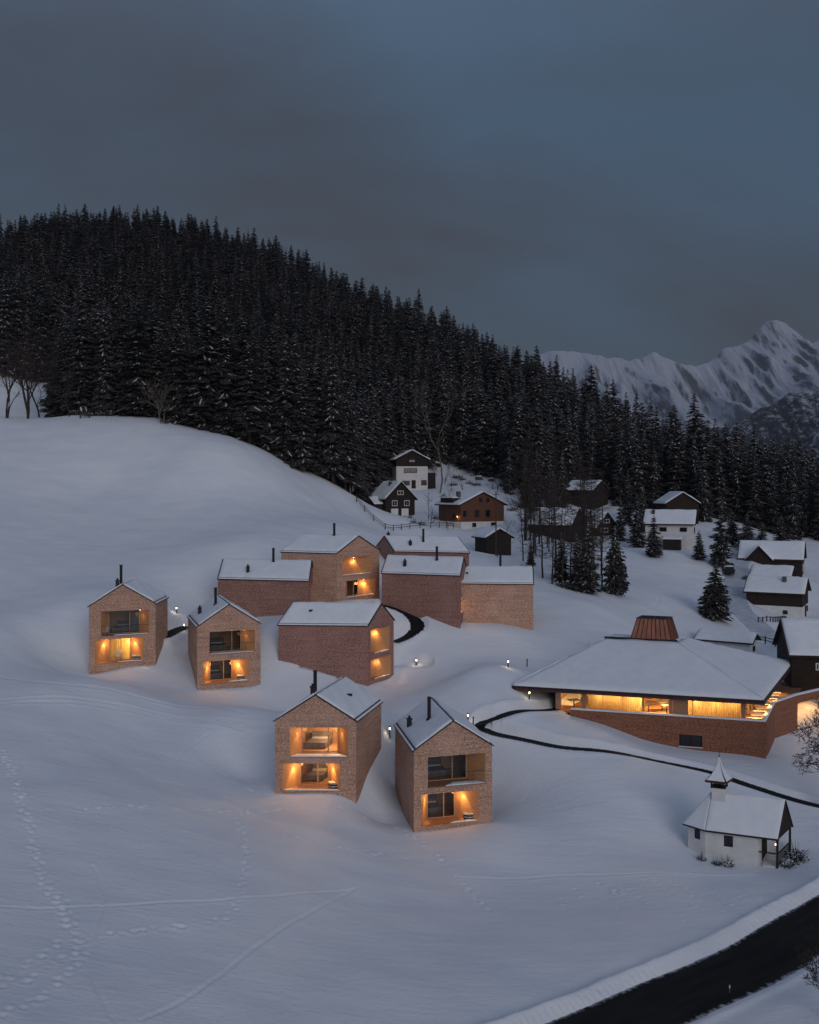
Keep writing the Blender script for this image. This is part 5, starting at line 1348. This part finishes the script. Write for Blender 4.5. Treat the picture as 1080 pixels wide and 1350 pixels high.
def larch_tree(pos, h, seed, label, group):
    g = np.random.default_rng(seed); t = thing('bare_larch', label, 'tree', pos, 0, group); tr = MB(); cr = MB()
    n = 7; pts = [np.array([0, 0, -.5])]; lean = g.normal(0, .035, 2)
    for i in range(1, n + 1): pts.append(np.array([lean[0] * h * i / n + g.normal(0, .05), lean[1] * h * i / n + g.normal(0, .05), h * i / n]))
    r0 = h * .0085 + .03; tr.tube(pts, [r0 * (1 - .9 * i / n) for i in range(n + 1)], 6)
    for k in range(64):
        f = g.uniform(.22, .99); q = np.array([np.interp(f * n, range(n + 1), [p[a] for p in pts]) for a in range(3)])
        a = g.uniform(0, 6.28); L = h * (.05 + .17 * (1 - f) ** .7) * g.uniform(.6, 1.2); d = unit([math.cos(a), math.sin(a), g.uniform(-.15, .5)])
        m_ = q + d * L * .5 + np.array([0, 0, -.03 * L]); e = q + d * L + np.array([0, 0, g.uniform(-.05, .2) * L]); cr.tube([q, m_, e], [.035, .025, .012], 3, cap=False)
        for j in range(5):
            s = q + (e - q) * g.uniform(.25, 1); dd = unit(d + g.normal(0, .6, 3)); cr.tube([s, s + dd * L * g.uniform(.18, .42)], [.018, .009], 3, cap=False)
    tr.build('trunk', M['bark'], t); cr.build('crown', M['twig'], t); return t
def bare_tree(pos, h, seed, label, group=None, bark='bark', name='bare_tree', **kw):
    tr, cr = bare_mesh(h, seed, **kw); t = thing(name, label, 'tree', pos, 0, group)
    tr.build('trunk', M[bark], t); cr.build('crown', M['twig'] if bark == 'bark' else M[bark], t); return t
bare_tree(on_ground(36, 552), 19, 3, 'leafless tree at the meadow top on the left, boughs spreading left over the snow', levels=5, r0=.28, spread=.7, trunks=2)
bare_tree(on_ground(72, 548), 13, 5, 'darker leafless tree right of the spreading one at the meadow top', levels=4, r0=.3, spread=.45)
bare_tree(on_ground(8, 551), 17, 41, 'leafless tree at the very left edge of the meadow top', levels=5, r0=.22, spread=.7, trunks=2)
bare_tree(on_ground(52, 550), 16, 42, 'upright leafless tree just right of the spreading one', levels=5, r0=.2, spread=.5)
bare_tree(on_ground(92, 549), 11, 43, 'low leafless tree left of the bench at the forest edge', levels=5, r0=.13, spread=.6)
bare_tree(on_ground(214, 558), 9, 7, 'pale leafless tree with low snowy boughs at the edge of the forest', levels=4, r0=.14, spread=.75, bark='palebark', trunks=2)
p = on_ground(1086, 1064); bare_tree(p, 9.6, 11, 'big leafless tree reaching in from the right edge beside the pavilion', levels=6, r0=.2, spread=.8, up=.12, fork=.05, fine=.022)
p = on_ground(1093, 1345); bare_tree(p, 4.3, 13, 'leafless bush at the bottom right corner below the road', levels=5, r0=.08, spread=.6, fork=.05, trunks=2, name='bare_bush')
p = on_ground(580, 650); bare_tree(p, 30, 17, 'tall thin leafless birch with a pale snowy crown in front of the forest', levels=4, r0=.2, spread=.5, bark='palebark', fork=.6)
for (px, py, hp, sd) in ((703, 757, 110, 21), (716, 762, 130, 22), (728, 770, 120, 23), (741, 775, 125, 24), (752, 768, 110, 25), (690, 740, 95, 26), (768, 762, 95, 27)):
    p = on_ground(px, py); larch_tree(p, hp / F * p[1], sd, 'thin bare larch in the tree screen before the dark huts', 'bare larches before the huts')
for (px, py, hp, sd) in ((655, 735, 85, 31), (640, 690, 42, 32), (690, 690, 60, 33), (720, 690, 60, 34), (590, 664, 28, 36), (610, 650, 30, 37), (650, 645, 32, 38), (625, 628, 30, 39), (570, 690, 30, 40), (590, 699, 30, 41)):
    p = on_ground(px, py); bare_tree(p, hp / F * p[1], sd, 'scraggy leafless sapling on the slope around the old houses', 'leafless saplings round the old houses', levels=3, r0=.07, spread=.6, fork=.1, up=.2, name='sapling')

for (px, py, hp, k, w) in ((693, 668, 70, 4, 1.0), (708, 676, 85, 1, .95), (726, 684, 92, 3, .9), (742, 672, 80, 0, 1.0), (672, 650, 60, 2, .95), (828, 690, 70, 5, 1.0), (848, 700, 62, 1, 1.05), (818, 712, 58, 4, 1.1)):
    conifer_at(px, py, hp, k, 'tall conifer standing close behind the dark huts', 'conifers among the dark huts', wide=w)
g9 = np.random.default_rng(77)
for k in range(27):
    px = 684 + 112 * g9.random(); py = 690 + (px - 684) * .55 + g9.uniform(0, 38)
    p = on_ground(px, py); larch_tree(p, g9.uniform(10, 20), 200 + k, 'thin bare larch in the tree screen before the dark huts', 'bare larches before the huts')
for k in range(24):
    px = g9.uniform(560, 770); py = g9.uniform(606, 690)
    if 570 < px < 670 and py > 655: py -= 40
    p = on_ground(px, py); bare_tree(p, g9.uniform(3, 8), 300 + k, 'scraggy leafless sapling on the slope around the old houses', 'leafless saplings round the old houses', levels=3, r0=.06, spread=.6, fork=.1, up=.2, name='sapling')

def bush(pos, r, seed, label, group=None, snow=.4, name='bush'):
    g = np.random.default_rng(seed); t = thing(name, label, 'bush', pos, 0, group); lf = MB(); sn = MB()
    for k in range(260):
        d = unit(g.normal(0, 1, 3)); d[2] = abs(d[2]); q = d * r * g.uniform(.35, 1.0) * np.array([1.1, 1.1, .85]); s = r * g.uniform(.06, .13)
        a = unit(g.normal(0, 1, 3)); b = unit(np.cross(a, g.normal(0, 1, 3)))
        (sn if (d[2] > .55 and g.random() < snow) else lf).poly([q - a * s, q + b * s * .6, q + a * s, q - b * s * .6])
    lf.build('foliage', M['shrub'], t)
    if sn.f: sn.build('snow_cap', M['snow'], t)
    st = MB()
    for k in range(9):
        d = unit(g.normal(0, 1, 3)); d[2] = abs(d[2]) + .4; st.tube([(0, 0, -.2), d * r * .6, d * r * 1.15], [.03, .02, .006], 4)
    st.build('stem', M['twig'], t); return t
bush(on_ground(1050, 1134), .95, 1, 'dark round shrub at the right of the chapel porch', snow=.1)
bush(on_ground(1038, 1142), .7, 2, 'snow capped shrub in front of the chapel porch', snow=.7)
bush(on_ground(960, 1142), .55, 3, 'snow buried shrub below the nave window of the chapel', snow=.8)
bush(on_ground(945, 1140), .4, 4, 'low dark shrub in the middle of the row along the chapel wall', snow=.5)
bush(on_ground(925, 1134), .4, 6, 'low dark shrub under the apse of the chapel', snow=.5)
for (px, py, rr, sd) in ((545, 689, .8, 11), (556, 692, .9, 12), (540, 683, .7, 13), (575, 684, .9, 14), (600, 668, 1.1, 15), (628, 640, 1.3, 16), (650, 628, 1.4, 17), (664, 640, 1.4, 18), (690, 668, 1.3, 19), (676, 652, 1.2, 20), (610, 633, 1.0, 21), (585, 655, .9, 22), (640, 655, 1.2, 23), (598, 640, 1.1, 27), (660, 612, 1.5, 28), (636, 615, 1.4, 29), (680, 632, 1.5, 30)):
    bush(on_ground(px, py), rr, sd, 'snowy scrub bush on the slope around the old houses', 'scrub bushes on the slope', snow=.55)
for k in range(46):
    px = g9.uniform(585, 775); py = g9.uniform(598, 700)
    if 565 < px < 672 and py > 642: continue
    bush(on_ground(px, py), g9.uniform(.7, 1.7), 400 + k, 'snowy scrub bush on the slope around the old houses', 'scrub bushes on the slope', snow=.5)
for k in range(9): bush(on_ground(g9.uniform(690, 790), g9.uniform(735, 775)), g9.uniform(.5, 1.1), 470 + k, 'low scrub among the bare larches', 'scrub among the larches', snow=.4)
for (px, py, rr, sd) in ((985, 765, 1.0, 31), (1000, 760, .9, 32), (1008, 790, .8, 33)): bush(on_ground(px, py), rr, sd, 'dark bush beside the lane in front of the barn', 'bushes beside the lane', snow=.4)
for k in range(14):
    px = 85 + k * 16 + gr.uniform(-5, 5); py = 548 + max(0, (px - 200)) * .2 + gr.uniform(-1, 1)
    bush(on_ground(px, py), gr.uniform(.8, 1.5), 50 + k, 'twiggy undergrowth bush at the top edge of the meadow', 'undergrowth at the meadow top', snow=.35)

# rocks and a snowed-up log pile above the brown house
def rock(pos, r, seed, label, group):
    g = np.random.default_rng(seed); m = MB(); V = []; n, k = 9, 5
    for j in range(k + 1):
        for i in range(n):
            a = 6.283 * i / n; b = math.pi * .5 * j / k; V.append(np.array([math.cos(a) * math.cos(b), math.sin(a) * math.cos(b), math.sin(b) * .7]) * r * g.uniform(.8, 1.15))
    m.mesh(V, [(j * n + i, j * n + (i + 1) % n, (j + 1) * n + (i + 1) % n, (j + 1) * n + i) for j in range(k) for i in range(n)])
    t = thing('boulder', label, 'boulder', pos, 0, group); m.build('stone', M['rock'], t)
    s = MB(); snow_sheet(s, [(-.6 * r, -.6 * r, r * .62), (.6 * r, -.6 * r, r * .62), (.6 * r, .6 * r, r * .66), (-.6 * r, .6 * r, r * .66)], .25, seed=seed, edge=.3, rough=.05); s.build('snow_cap', M['snow'], t, smooth=True)
for (px, py, rr, sd) in ((632, 632, 1.1, 1), (660, 622, 1.3, 2), (648, 634, .9, 3), (620, 620, 1.0, 4), (672, 640, 1.2, 5)): rock(on_ground(px, py), rr, sd, 'snow capped boulder on the bank above the brown timber house', 'boulders above the brown house')

# ------------------------------------------------------------------ small things on the snow
def bollard(px, py, label, lit=True, h=.75, power=9, group='path lights on the snow'):
    p = on_ground(px, py); t = thing('path_light' if lit else 'marker_post', label, 'path light' if lit else 'post', p, 0, group)
    m = MB(); m.tube([(0, 0, -.3), (0, 0, h)], .06, 8); m.build('post', M['metal'], t)
    m = MB(); m.tube([(0, 0, h), (0, 0, h + .05)], [.13, .05], 10); m.tube([(0, 0, h + .05), (0, 0, h + .12)], [.05, .03], 8); m.build('cap', M['metal'], t)
    if lit:
        m = MB(); m.tube([(0, -.07, h - .2), (0, -.07, h - .03)], .05, 8); m.build('lamp', M['lamp'], t)
        o = spot_light('lamp_light', (0, 0, 0), (0, 0, -1), power, 135, (1, .78, .52)); o.parent = t; o.location = (0, -.16, h - .06)
    return t
bollard(233, 809, 'lit path light right of the leftmost lodge')
bollard(243, 836, 'lit path light hidden low by the left wall of the second lodge', power=7)
bollard(549, 873, 'lit path light on the open snow right of the middle lodge')
bollard(670, 880, 'lit path light halfway between the rightmost lodge and the pavilion')
bollard(695, 879, 'unlit dark post left of the pavilion roof', False, group='unlit posts in the snow')
bollard(617, 953, 'lit path light at the bend of the dark path')
bollard(624, 957, 'thin unlit post at the bend of the dark path', False, group='unlit posts in the snow')
bollard(514, 973, 'taller lit path light between the two front lodges', h=1.0)
bollard(698, 922, 'lit path light beside the path left of the pavilion', power=7)
# bench at the forest edge
p = on_ground(112, 551); t = thing('bench', 'small dark bench at the forest edge above the meadow', 'bench', p, -.1)
m = MB(); m.box((0, 0, .45), (2.2, .5, .07)); m.build('seat', M['fencewood'], t)
m = MB(); m.box((0, .27, .75), (2.2, .06, .4)); m.build('backrest', M['fencewood'], t)
for sx in (-.9, .9):
    m = MB(); m.box((sx, 0, .1), (.12, .45, .7)); m.build('leg', M['fencewood'], t)
# marker pole by the road
p = on_ground(962, 1303); t = thing('marker_pole', 'thin pale snow pole standing by the lower edge of the road', 'pole', p)
m = MB(); m.tube([(0, 0, -.4), (0, 0, .75)], .03, 6); m.build('shaft', M['palebark'], t); m = MB(); m.tube([(0, 0, .55), (0, 0, .72)], .036, 6); m.build('reflector', M['white'], t)
# fences
def fence(pts, label, rails=2, h=1.0, step=2.2):
    ln = resample([on_ground(*q)[:2] for q in pts], step); t = thing('wooden_fence', label, 'fence', (*ln[0], gz(*ln[0])))
    tops = []
    for q in ln:
        z = gz(*q); m = MB(); o = t.location
        m.box((q[0] - o[0], q[1] - o[1], z - o[2] + h * .4), (.14, .14, h * 1.5)); m.build('post', M['fencewood'], t); tops.append(np.array([q[0] - o[0], q[1] - o[1], z - o[2]]))
    for k in range(rails):
        m = MB(); m.tube([p_ + np.array([0, -.09, h * (.95 - .42 * k)]) for p_ in tops], .055, 5); m.build('rail', M['fencewood'], t)
    return t
fence([(470, 662), (490, 684), (508, 698)], 'snowy wooden fence climbing the meadow edge beside the dark cottage')
fence([(508, 698), (540, 697), (572, 696), (598, 697)], 'level wooden fence in front of the dark cottage')
fence([(1000, 818), (1018, 820), (1036, 819)], 'short picket fence in the garden of the timber house on the right', rails=1, h=.7, step=.6)
fence([(985, 845), (1010, 850), (1035, 856), (1060, 862)], 'low dark rail fence along the lane behind the garage', rails=2, h=.9, step=2.5)
# utility pole near the shed
for (px, py, hp, lb) in ((654, 733, 85, 'tall thin wooden pole right of the little dark shed'),):
    p = on_ground(px, py); t = thing('utility_pole', lb, 'pole', p); m = MB(); hh = hp / F * p[1]; m.tube([(0, 0, -.5), (0, 0, hh)], [.13, .09], 7); m.build('shaft', M['fencewood'], t)
    m = MB(); m.box((0, 0, hh - .5), (1.2, .1, .1)); m.build('crossarm', M['fencewood'], t)
# parked car under snow on the lane
p = on_ground(962, 752); t = thing('parked_car', 'small dark car under snow at the top of the lane', 'car', p, 1.2)
m = MB(); m.hexa([(-1.9, -.8, .3), (1.9, -.8, .3), (1.9, .8, .3), (-1.9, .8, .3)], [(-1.9, -.78, .85), (1.8, -.78, .8), (1.8, .78, .8), (-1.9, .78, .85)]); m.hexa([(-1.5, -.74, .84), (.8, -.74, .84), (.8, .74, .84), (-1.5, .74, .84)], [(-1.2, -.62, 1.4), (.2, -.62, 1.4), (.2, .62, 1.4), (-1.2, .62, 1.4)]); m.build('body', M['metal'], t)
m = MB(); snow_sheet(m, [(-1.25, -.62, 1.4), (.2, -.62, 1.4), (.2, .62, 1.4), (-1.25, .62, 1.4)], .15); m.build('snow_cap', M['snow'], t, smooth=True)
for sx in (-1.2, 1.2):
    for sy in (-.75, .75):
        m = MB(); m.tube([(sx, sy - .1, .32), (sx, sy + .1, .32)], .32, 12); m.build('wheel', M['roof'], t)
# ------------------------------------------------------------------ far mountains
def mountain_mat():
    m, nt, b = newmat('mountain_snow_and_rock', (.6, .63, .68), .85, .1)
    at = nd(nt, 'ShaderNodeAttribute', attribute_name='rocky'); af = nd(nt, 'ShaderNodeAttribute', attribute_name='wooded')
    tc = nd(nt, 'ShaderNodeTexCoord'); mpn = nd(nt, 'ShaderNodeMapping'); mpn.inputs['Scale'].default_value = (1, .12, .10); nt.links.new(tc.outputs['Object'], mpn.inputs[0]); no = nd(nt, 'ShaderNodeTexNoise'); no.inputs['Scale'].default_value = .045; no.inputs['Detail'].default_value = 8; no.inputs['Roughness'].default_value = .7
    nt.links.new(mpn.outputs[0], no.inputs['Vector'])
    bp = nd(nt, 'ShaderNodeBump'); bp.inputs['Strength'].default_value = 1.0; bp.inputs['Distance'].default_value = 12.0; nt.links.new(no.outputs['Fac'], bp.inputs['Height']); nt.links.new(bp.outputs[0], b.inputs['Normal'])
    n2 = nd(nt, 'ShaderNodeTexNoise'); n2.inputs['Scale'].default_value = .06; n2.inputs['Detail'].default_value = 6; n2.inputs['Roughness'].default_value = .8; nt.links.new(tc.outputs['Object'], n2.inputs['Vector'])
    def thr(fac, nz, w):
        a = nd(nt, 'ShaderNodeMath', operation='ADD'); nt.links.new(fac, a.inputs[0]); s = nd(nt, 'ShaderNodeMath', operation='MULTIPLY_ADD'); s.inputs[1].default_value = w; s.inputs[2].default_value = -w / 2
        nt.links.new(nz, s.inputs[0]); nt.links.new(s.outputs[0], a.inputs[1]); r = nd(nt, 'ShaderNodeMapRange'); r.inputs['From Min'].default_value = .42; r.inputs['From Max'].default_value = .62; nt.links.new(a.outputs[0], r.inputs['Value']); return r.outputs[0]
    m1 = nd(nt, 'ShaderNodeMix', data_type='RGBA'); m1.inputs['A'].default_value = (.52, .55, .62, 1); m1.inputs['B'].default_value = (.17, .17, .185, 1); nt.links.new(thr(at.outputs['Fac'], no.outputs['Fac'], 1.9), m1.inputs['Factor'])  # dimmed snow, low contrast: distance haze put into these colours
    m2 = nd(nt, 'ShaderNodeMix', data_type='RGBA'); m2.inputs['B'].default_value = (.035, .04, .042, 1); nt.links.new(m1.outputs['Result'], m2.inputs['A']); nt.links.new(thr(af.outputs['Fac'], n2.outputs['Fac'], 1.5), m2.inputs['Factor'])
    nt.links.new(m2.outputs['Result'], b.inputs['Base Color']); return m
def vnoise(x, y, seed):
    g = np.random.default_rng(seed); T = g.random((256, 256)); xi = np.floor(x).astype(int); yi = np.floor(y).astype(int); fx = x - xi; fy = y - yi
    fx = fx * fx * (3 - 2 * fx); fy = fy * fy * (3 - 2 * fy); a = T[yi % 256, xi % 256]; b = T[yi % 256, (xi + 1) % 256]; c = T[(yi + 1) % 256, xi % 256]; d = T[(yi + 1) % 256, (xi + 1) % 256]
    return (a * (1 - fx) + b * fx) * (1 - fy) + (c * (1 - fx) + d * fx) * fy
def ridged(x, y, seed, o=6):
    s = 0; a = .5; 
    for i in range(o): s = s + a * (1 - np.abs(2 * vnoise(x * 2 ** i, y * 2 ** i, seed + i) - 1)) ** 1.5; a *= .5
    return s
def mountain(name, D, prof, front, depth_back, seed, wood_z, amp, xr):
    """a range: crest line surveyed from the photo at its distance D, flanks running down towards the valley with gullies and spurs"""
    X = np.linspace(xr[0], xr[1], 640); Yv = np.concatenate([np.linspace(D - front, D, 260), np.linspace(D, D + depth_back, 30)[1:]])
    gx, gy = np.meshgrid(X, Yv)
    pp = np.array([((a - CX) / F * D, CZ - (b - YH) / F * D) for a, b in prof]); crest = np.interp(gx, pp[:, 0], pp[:, 1])
    crest = crest + (vnoise(gx * .012, gx * 0, seed + 50) - .5) * .008 * D + (vnoise(gx * .05, gx * 0 + 3, seed + 51) - .5) * .004 * D
    t = np.clip((D - gy) / front, 0, 1); tb = np.clip((gy - D) / depth_back, 0, 1)
    foot = CZ - 45
    wob = (vnoise(gx * .004 + 7, gy * .003, seed + 60) - .5) * 1.6
    f = (1 - t) ** 1.55
    rg = ridged(gx * .0062 * 3200 / D + wob * .35, gy * .0007 * 3200 / D, seed) - .5
    rg2 = ridged(gx * .021 * 3200 / D + wob * .8, gy * .0016 * 3200 / D, seed + 20) - .5
    z = foot + (crest - foot) * f * (1 - tb * .9) + amp * (rg * 1.0 - .22 + rg2 * .6) * np.clip(t * 7, .0, 1) * (.25 + f) * 1.6
    z = np.where(t > .97, np.minimum(z, foot), z)
    o = grid_object(name, gx, gy, z, MOUNT); tag(o, kind='structure')
    gzx = np.gradient(z, X, axis=1); gzy = np.gradient(z, axis=0) / np.gradient(Yv)[:, None]; sl = np.hypot(gzx, gzy)
    rocky = np.clip((sl - .5) / 1.2, 0, 1) * .45 + np.clip(.35 - rg2, 0, 1) * .4 + .01
    h = (z - foot) / (crest.max() - foot); wd = np.clip((wood_z - h) / .30 + .45, 0, 1.0) * (.12 + .95 * vnoise(gx * .009 + wob, gy * .004, seed + 80))
    for nm, ar in (('rocky', rocky), ('wooded', wd)):
        a = o.data.attributes.new(nm, 'FLOAT', 'POINT'); a.data.foreach_set('value', ar.astype(np.float32).ravel())
    return o
MOUNT = mountain_mat()
mountain('mountain_range', 3000.0, [(300, 560), (560, 480), (640, 490), (700, 474), (745, 464), (775, 470), (800, 475), (830, 472), (857, 461), (880, 473), (905, 482), (935, 478), (960, 458), (985, 445), (1000, 430), (1010, 422), (1017, 419), (1035, 426), (1052, 436), (1066, 450), (1085, 446), (1120, 430), (1200, 455), (1400, 430)], 1500, 900, 5, .30, 85, (-700, 2100))
mountain('mountain', 2050.0, [(400, 640), (820, 640), (870, 600), (905, 572), (930, 560), (955, 566), (985, 556), (1010, 538), (1040, 522), (1075, 508), (1110, 495), (1300, 440)], 900, 500, 23, .95, 40, (200, 1400))

# ------------------------------------------------------------------ air, sky, light
m = bpy.data.materials.new('mountain_air'); m.use_nodes = True; nt = m.node_tree; nt.nodes.clear()
out = nd(nt, 'ShaderNodeOutputMaterial'); pv = nd(nt, 'ShaderNodeVolumePrincipled'); pv.inputs['Color'].default_value = (.60, .68, .86, 1); pv.inputs['Density'].default_value = HAZE = 0.00007; pv.inputs['Anisotropy'].default_value = 0.0
nt.links.new(pv.outputs[0], out.inputs['Volume'])
mb = MB(); zl = float(GZ.min()) - 2.0; mb.hexa([(-5200, -1300, zl), (5200, -1300, zl), (5200, 7700, zl), (-5200, 7700, zl)], [(-5200, -1300, 760), (5200, -1300, 760), (5200, 7700, 760), (-5200, 7700, 760)])
tag(mb.build('haze', m), 'thin evening haze over the valley', 'haze', kind='stuff')

w = bpy.data.worlds.new('World'); S.world = w; w.use_nodes = True; nt = w.node_tree; nt.nodes.clear()
out = nd(nt, 'ShaderNodeOutputWorld'); bg = nd(nt, 'ShaderNodeBackground'); bg.inputs['Strength'].default_value = 1.0
SUN_EL, SUN_ROT = 4.0, 150.0
sky = nd(nt, 'ShaderNodeTexSky', sky_type='NISHITA'); sky.sun_disc = False; sky.sun_elevation = R(SUN_EL); sky.sun_rotation = R(SUN_ROT); sky.altitude = 900
sc_ = nd(nt, 'ShaderNodeVectorMath', operation='SCALE'); sc_.inputs['Scale'].default_value = 0.06; nt.links.new(sky.outputs[0], sc_.inputs[0])
tc = nd(nt, 'ShaderNodeTexCoord'); sx = nd(nt, 'ShaderNodeSeparateXYZ'); nt.links.new(tc.outputs['Generated'], sx.inputs[0])
# cloud deck: project the direction on to a flat layer overhead
az = nd(nt, 'ShaderNodeMath', operation='ABSOLUTE'); nt.links.new(sx.outputs['Z'], az.inputs[0])
dv = nd(nt, 'ShaderNodeMath', operation='ADD'); dv.inputs[1].default_value = 0.5; nt.links.new(az.outputs[0], dv.inputs[0])
cx = nd(nt, 'ShaderNodeMath', operation='DIVIDE'); cy = nd(nt, 'ShaderNodeMath', operation='DIVIDE'); nt.links.new(sx.outputs['X'], cx.inputs[0]); nt.links.new(dv.outputs[0], cx.inputs[1]); nt.links.new(sx.outputs['Y'], cy.inputs[0]); nt.links.new(dv.outputs[0], cy.inputs[1])
cv = nd(nt, 'ShaderNodeCombineXYZ'); nt.links.new(cx.outputs[0], cv.inputs[0]); nt.links.new(cy.outputs[0], cv.inputs[1])
n1 = nd(nt, 'ShaderNodeTexNoise'); n1.inputs['Scale'].default_value = 1.15; n1.inputs['Detail'].default_value = 7; n1.inputs['Roughness'].default_value = 0.55; n1.inputs['Distortion'].default_value = 0.5
mp = nd(nt, 'ShaderNodeMapping'); mp.inputs['Location'].default_value = (2.3, 0.4, 0); mp.inputs['Scale'].default_value = (.9, 1.3, 1); mp.inputs['Rotation'].default_value = (0, 0, .35); nt.links.new(cv.outputs[0], mp.inputs[0]); nt.links.new(mp.outputs[0], n1.inputs['Vector'])
cr = nd(nt, 'ShaderNodeValToRGB'); cr.color_ramp.elements[0].position = .40; cr.color_ramp.elements[1].position = .74
cr.color_ramp.elements[0].color = (.052, .0545, .072, 1); cr.color_ramp.elements[1].color = (.062, .103, .162, 1)
nt.links.new(n1.outputs['Fac'], cr.inputs['Fac'])
dt = nd(nt, 'ShaderNodeVectorMath', operation='DOT_PRODUCT'); nt.links.new(tc.outputs['Generated'], dt.inputs[0]); dt.inputs[1].default_value = Vector((.24, .86, .40)).normalized()
op = nd(nt, 'ShaderNodeMapRange', interpolation_type='SMOOTHSTEP'); op.inputs['From Min'].default_value = .93; op.inputs['From Max'].default_value = .995; op.inputs['To Max'].default_value = .20; nt.links.new(dt.outputs['Value'], op.inputs['Value'])
n5 = nd(nt, 'ShaderNodeTexNoise'); n5.inputs['Scale'].default_value = 2.6; n5.inputs['Detail'].default_value = 8; n5.inputs['Roughness'].default_value = .6; n5.inputs['Distortion'].default_value = .8; nt.links.new(mp.outputs[0], n5.inputs['Vector'])
ma = nd(nt, 'ShaderNodeMath', operation='MULTIPLY_ADD'); ma.inputs[1].default_value = .30; ma.inputs[2].default_value = -.15; nt.links.new(n5.outputs['Fac'], ma.inputs[0])
a1 = nd(nt, 'ShaderNodeMath', operation='ADD'); nt.links.new(n1.outputs['Fac'], a1.inputs[0]); nt.links.new(op.outputs[0], a1.inputs[1]); a2 = nd(nt, 'ShaderNodeMath', operation='ADD'); nt.links.new(a1.outputs[0], a2.inputs[0]); nt.links.new(ma.outputs[0], a2.inputs[1]); nt.links.new(a2.outputs[0], cr.inputs['Fac'])
# overcast dome: brighter overhead than near the horizon
pw = nd(nt, 'ShaderNodeMapRange', interpolation_type='SMOOTHSTEP'); pw.inputs['From Min'].default_value = 0.30; pw.inputs['From Max'].default_value = 0.85; pw.inputs['To Min'].default_value = 1.0; pw.inputs['To Max'].default_value = 3.5; nt.links.new(sx.outputs['Z'], pw.inputs['Value'])
low = nd(nt, 'ShaderNodeMapRange'); low.inputs['From Min'].default_value = 0.0; low.inputs['From Max'].default_value = 0.25; low.inputs['To Min'].default_value = 0.72; low.inputs['To Max'].default_value = 1.0; nt.links.new(sx.outputs['Z'], low.inputs['Value'])
pm = nd(nt, 'ShaderNodeMath', operation='MULTIPLY'); nt.links.new(pw.outputs[0], pm.inputs[0]); nt.links.new(low.outputs[0], pm.inputs[1])
cs = nd(nt, 'ShaderNodeVectorMath', operation='SCALE'); nt.links.new(cr.outputs[0], cs.inputs[0]); nt.links.new(pm.outputs[0], cs.inputs['Scale'])
mx = nd(nt, 'ShaderNodeMix', data_type='RGBA'); mx.inputs['Factor'].default_value = .85; nt.links.new(sc_.outputs[0], mx.inputs['A']); nt.links.new(cs.outputs[0], mx.inputs['B'])
nt.links.new(mx.outputs['Result'], bg.inputs[0]); nt.links.new(bg.outputs[0], out.inputs[0])

sl = bpy.data.lights.new('sun', 'SUN'); sl.energy = 0.8; sl.angle = R(35); sl.color = (1.0, .92, .90)
so = bpy.data.objects.new('sun', sl); so.rotation_euler = (R(72), 0, R(20)); link(so)

cam = bpy.data.cameras.new('camera'); co = bpy.data.objects.new('camera', cam); link(co); co.location = (0, 0, CZ); co.rotation_euler = (R(90), 0, 0)
cam.sensor_fit = 'VERTICAL'; cam.sensor_height = 36.0; cam.lens = 36.0; cam.shift_y = -(675.0 - YH) / 1350.0; cam.clip_start = .5; cam.clip_end = 30000
S.camera = co
S.view_settings.view_transform = 'Standard'; S.view_settings.look = 'None'; S.view_settings.exposure = 0.0; S.view_settings.gamma = 1.0
S.render.engine = 'CYCLES'; cy_ = S.cycles; cy_.use_denoising = True; cy_.max_bounces = 6; cy_.diffuse_bounces = 3; cy_.glossy_bounces = 2; cy_.transparent_max_bounces = 8; cy_.volume_bounces = 0; cy_.sample_clamp_indirect = 3.0
cy_.use_light_tree = True
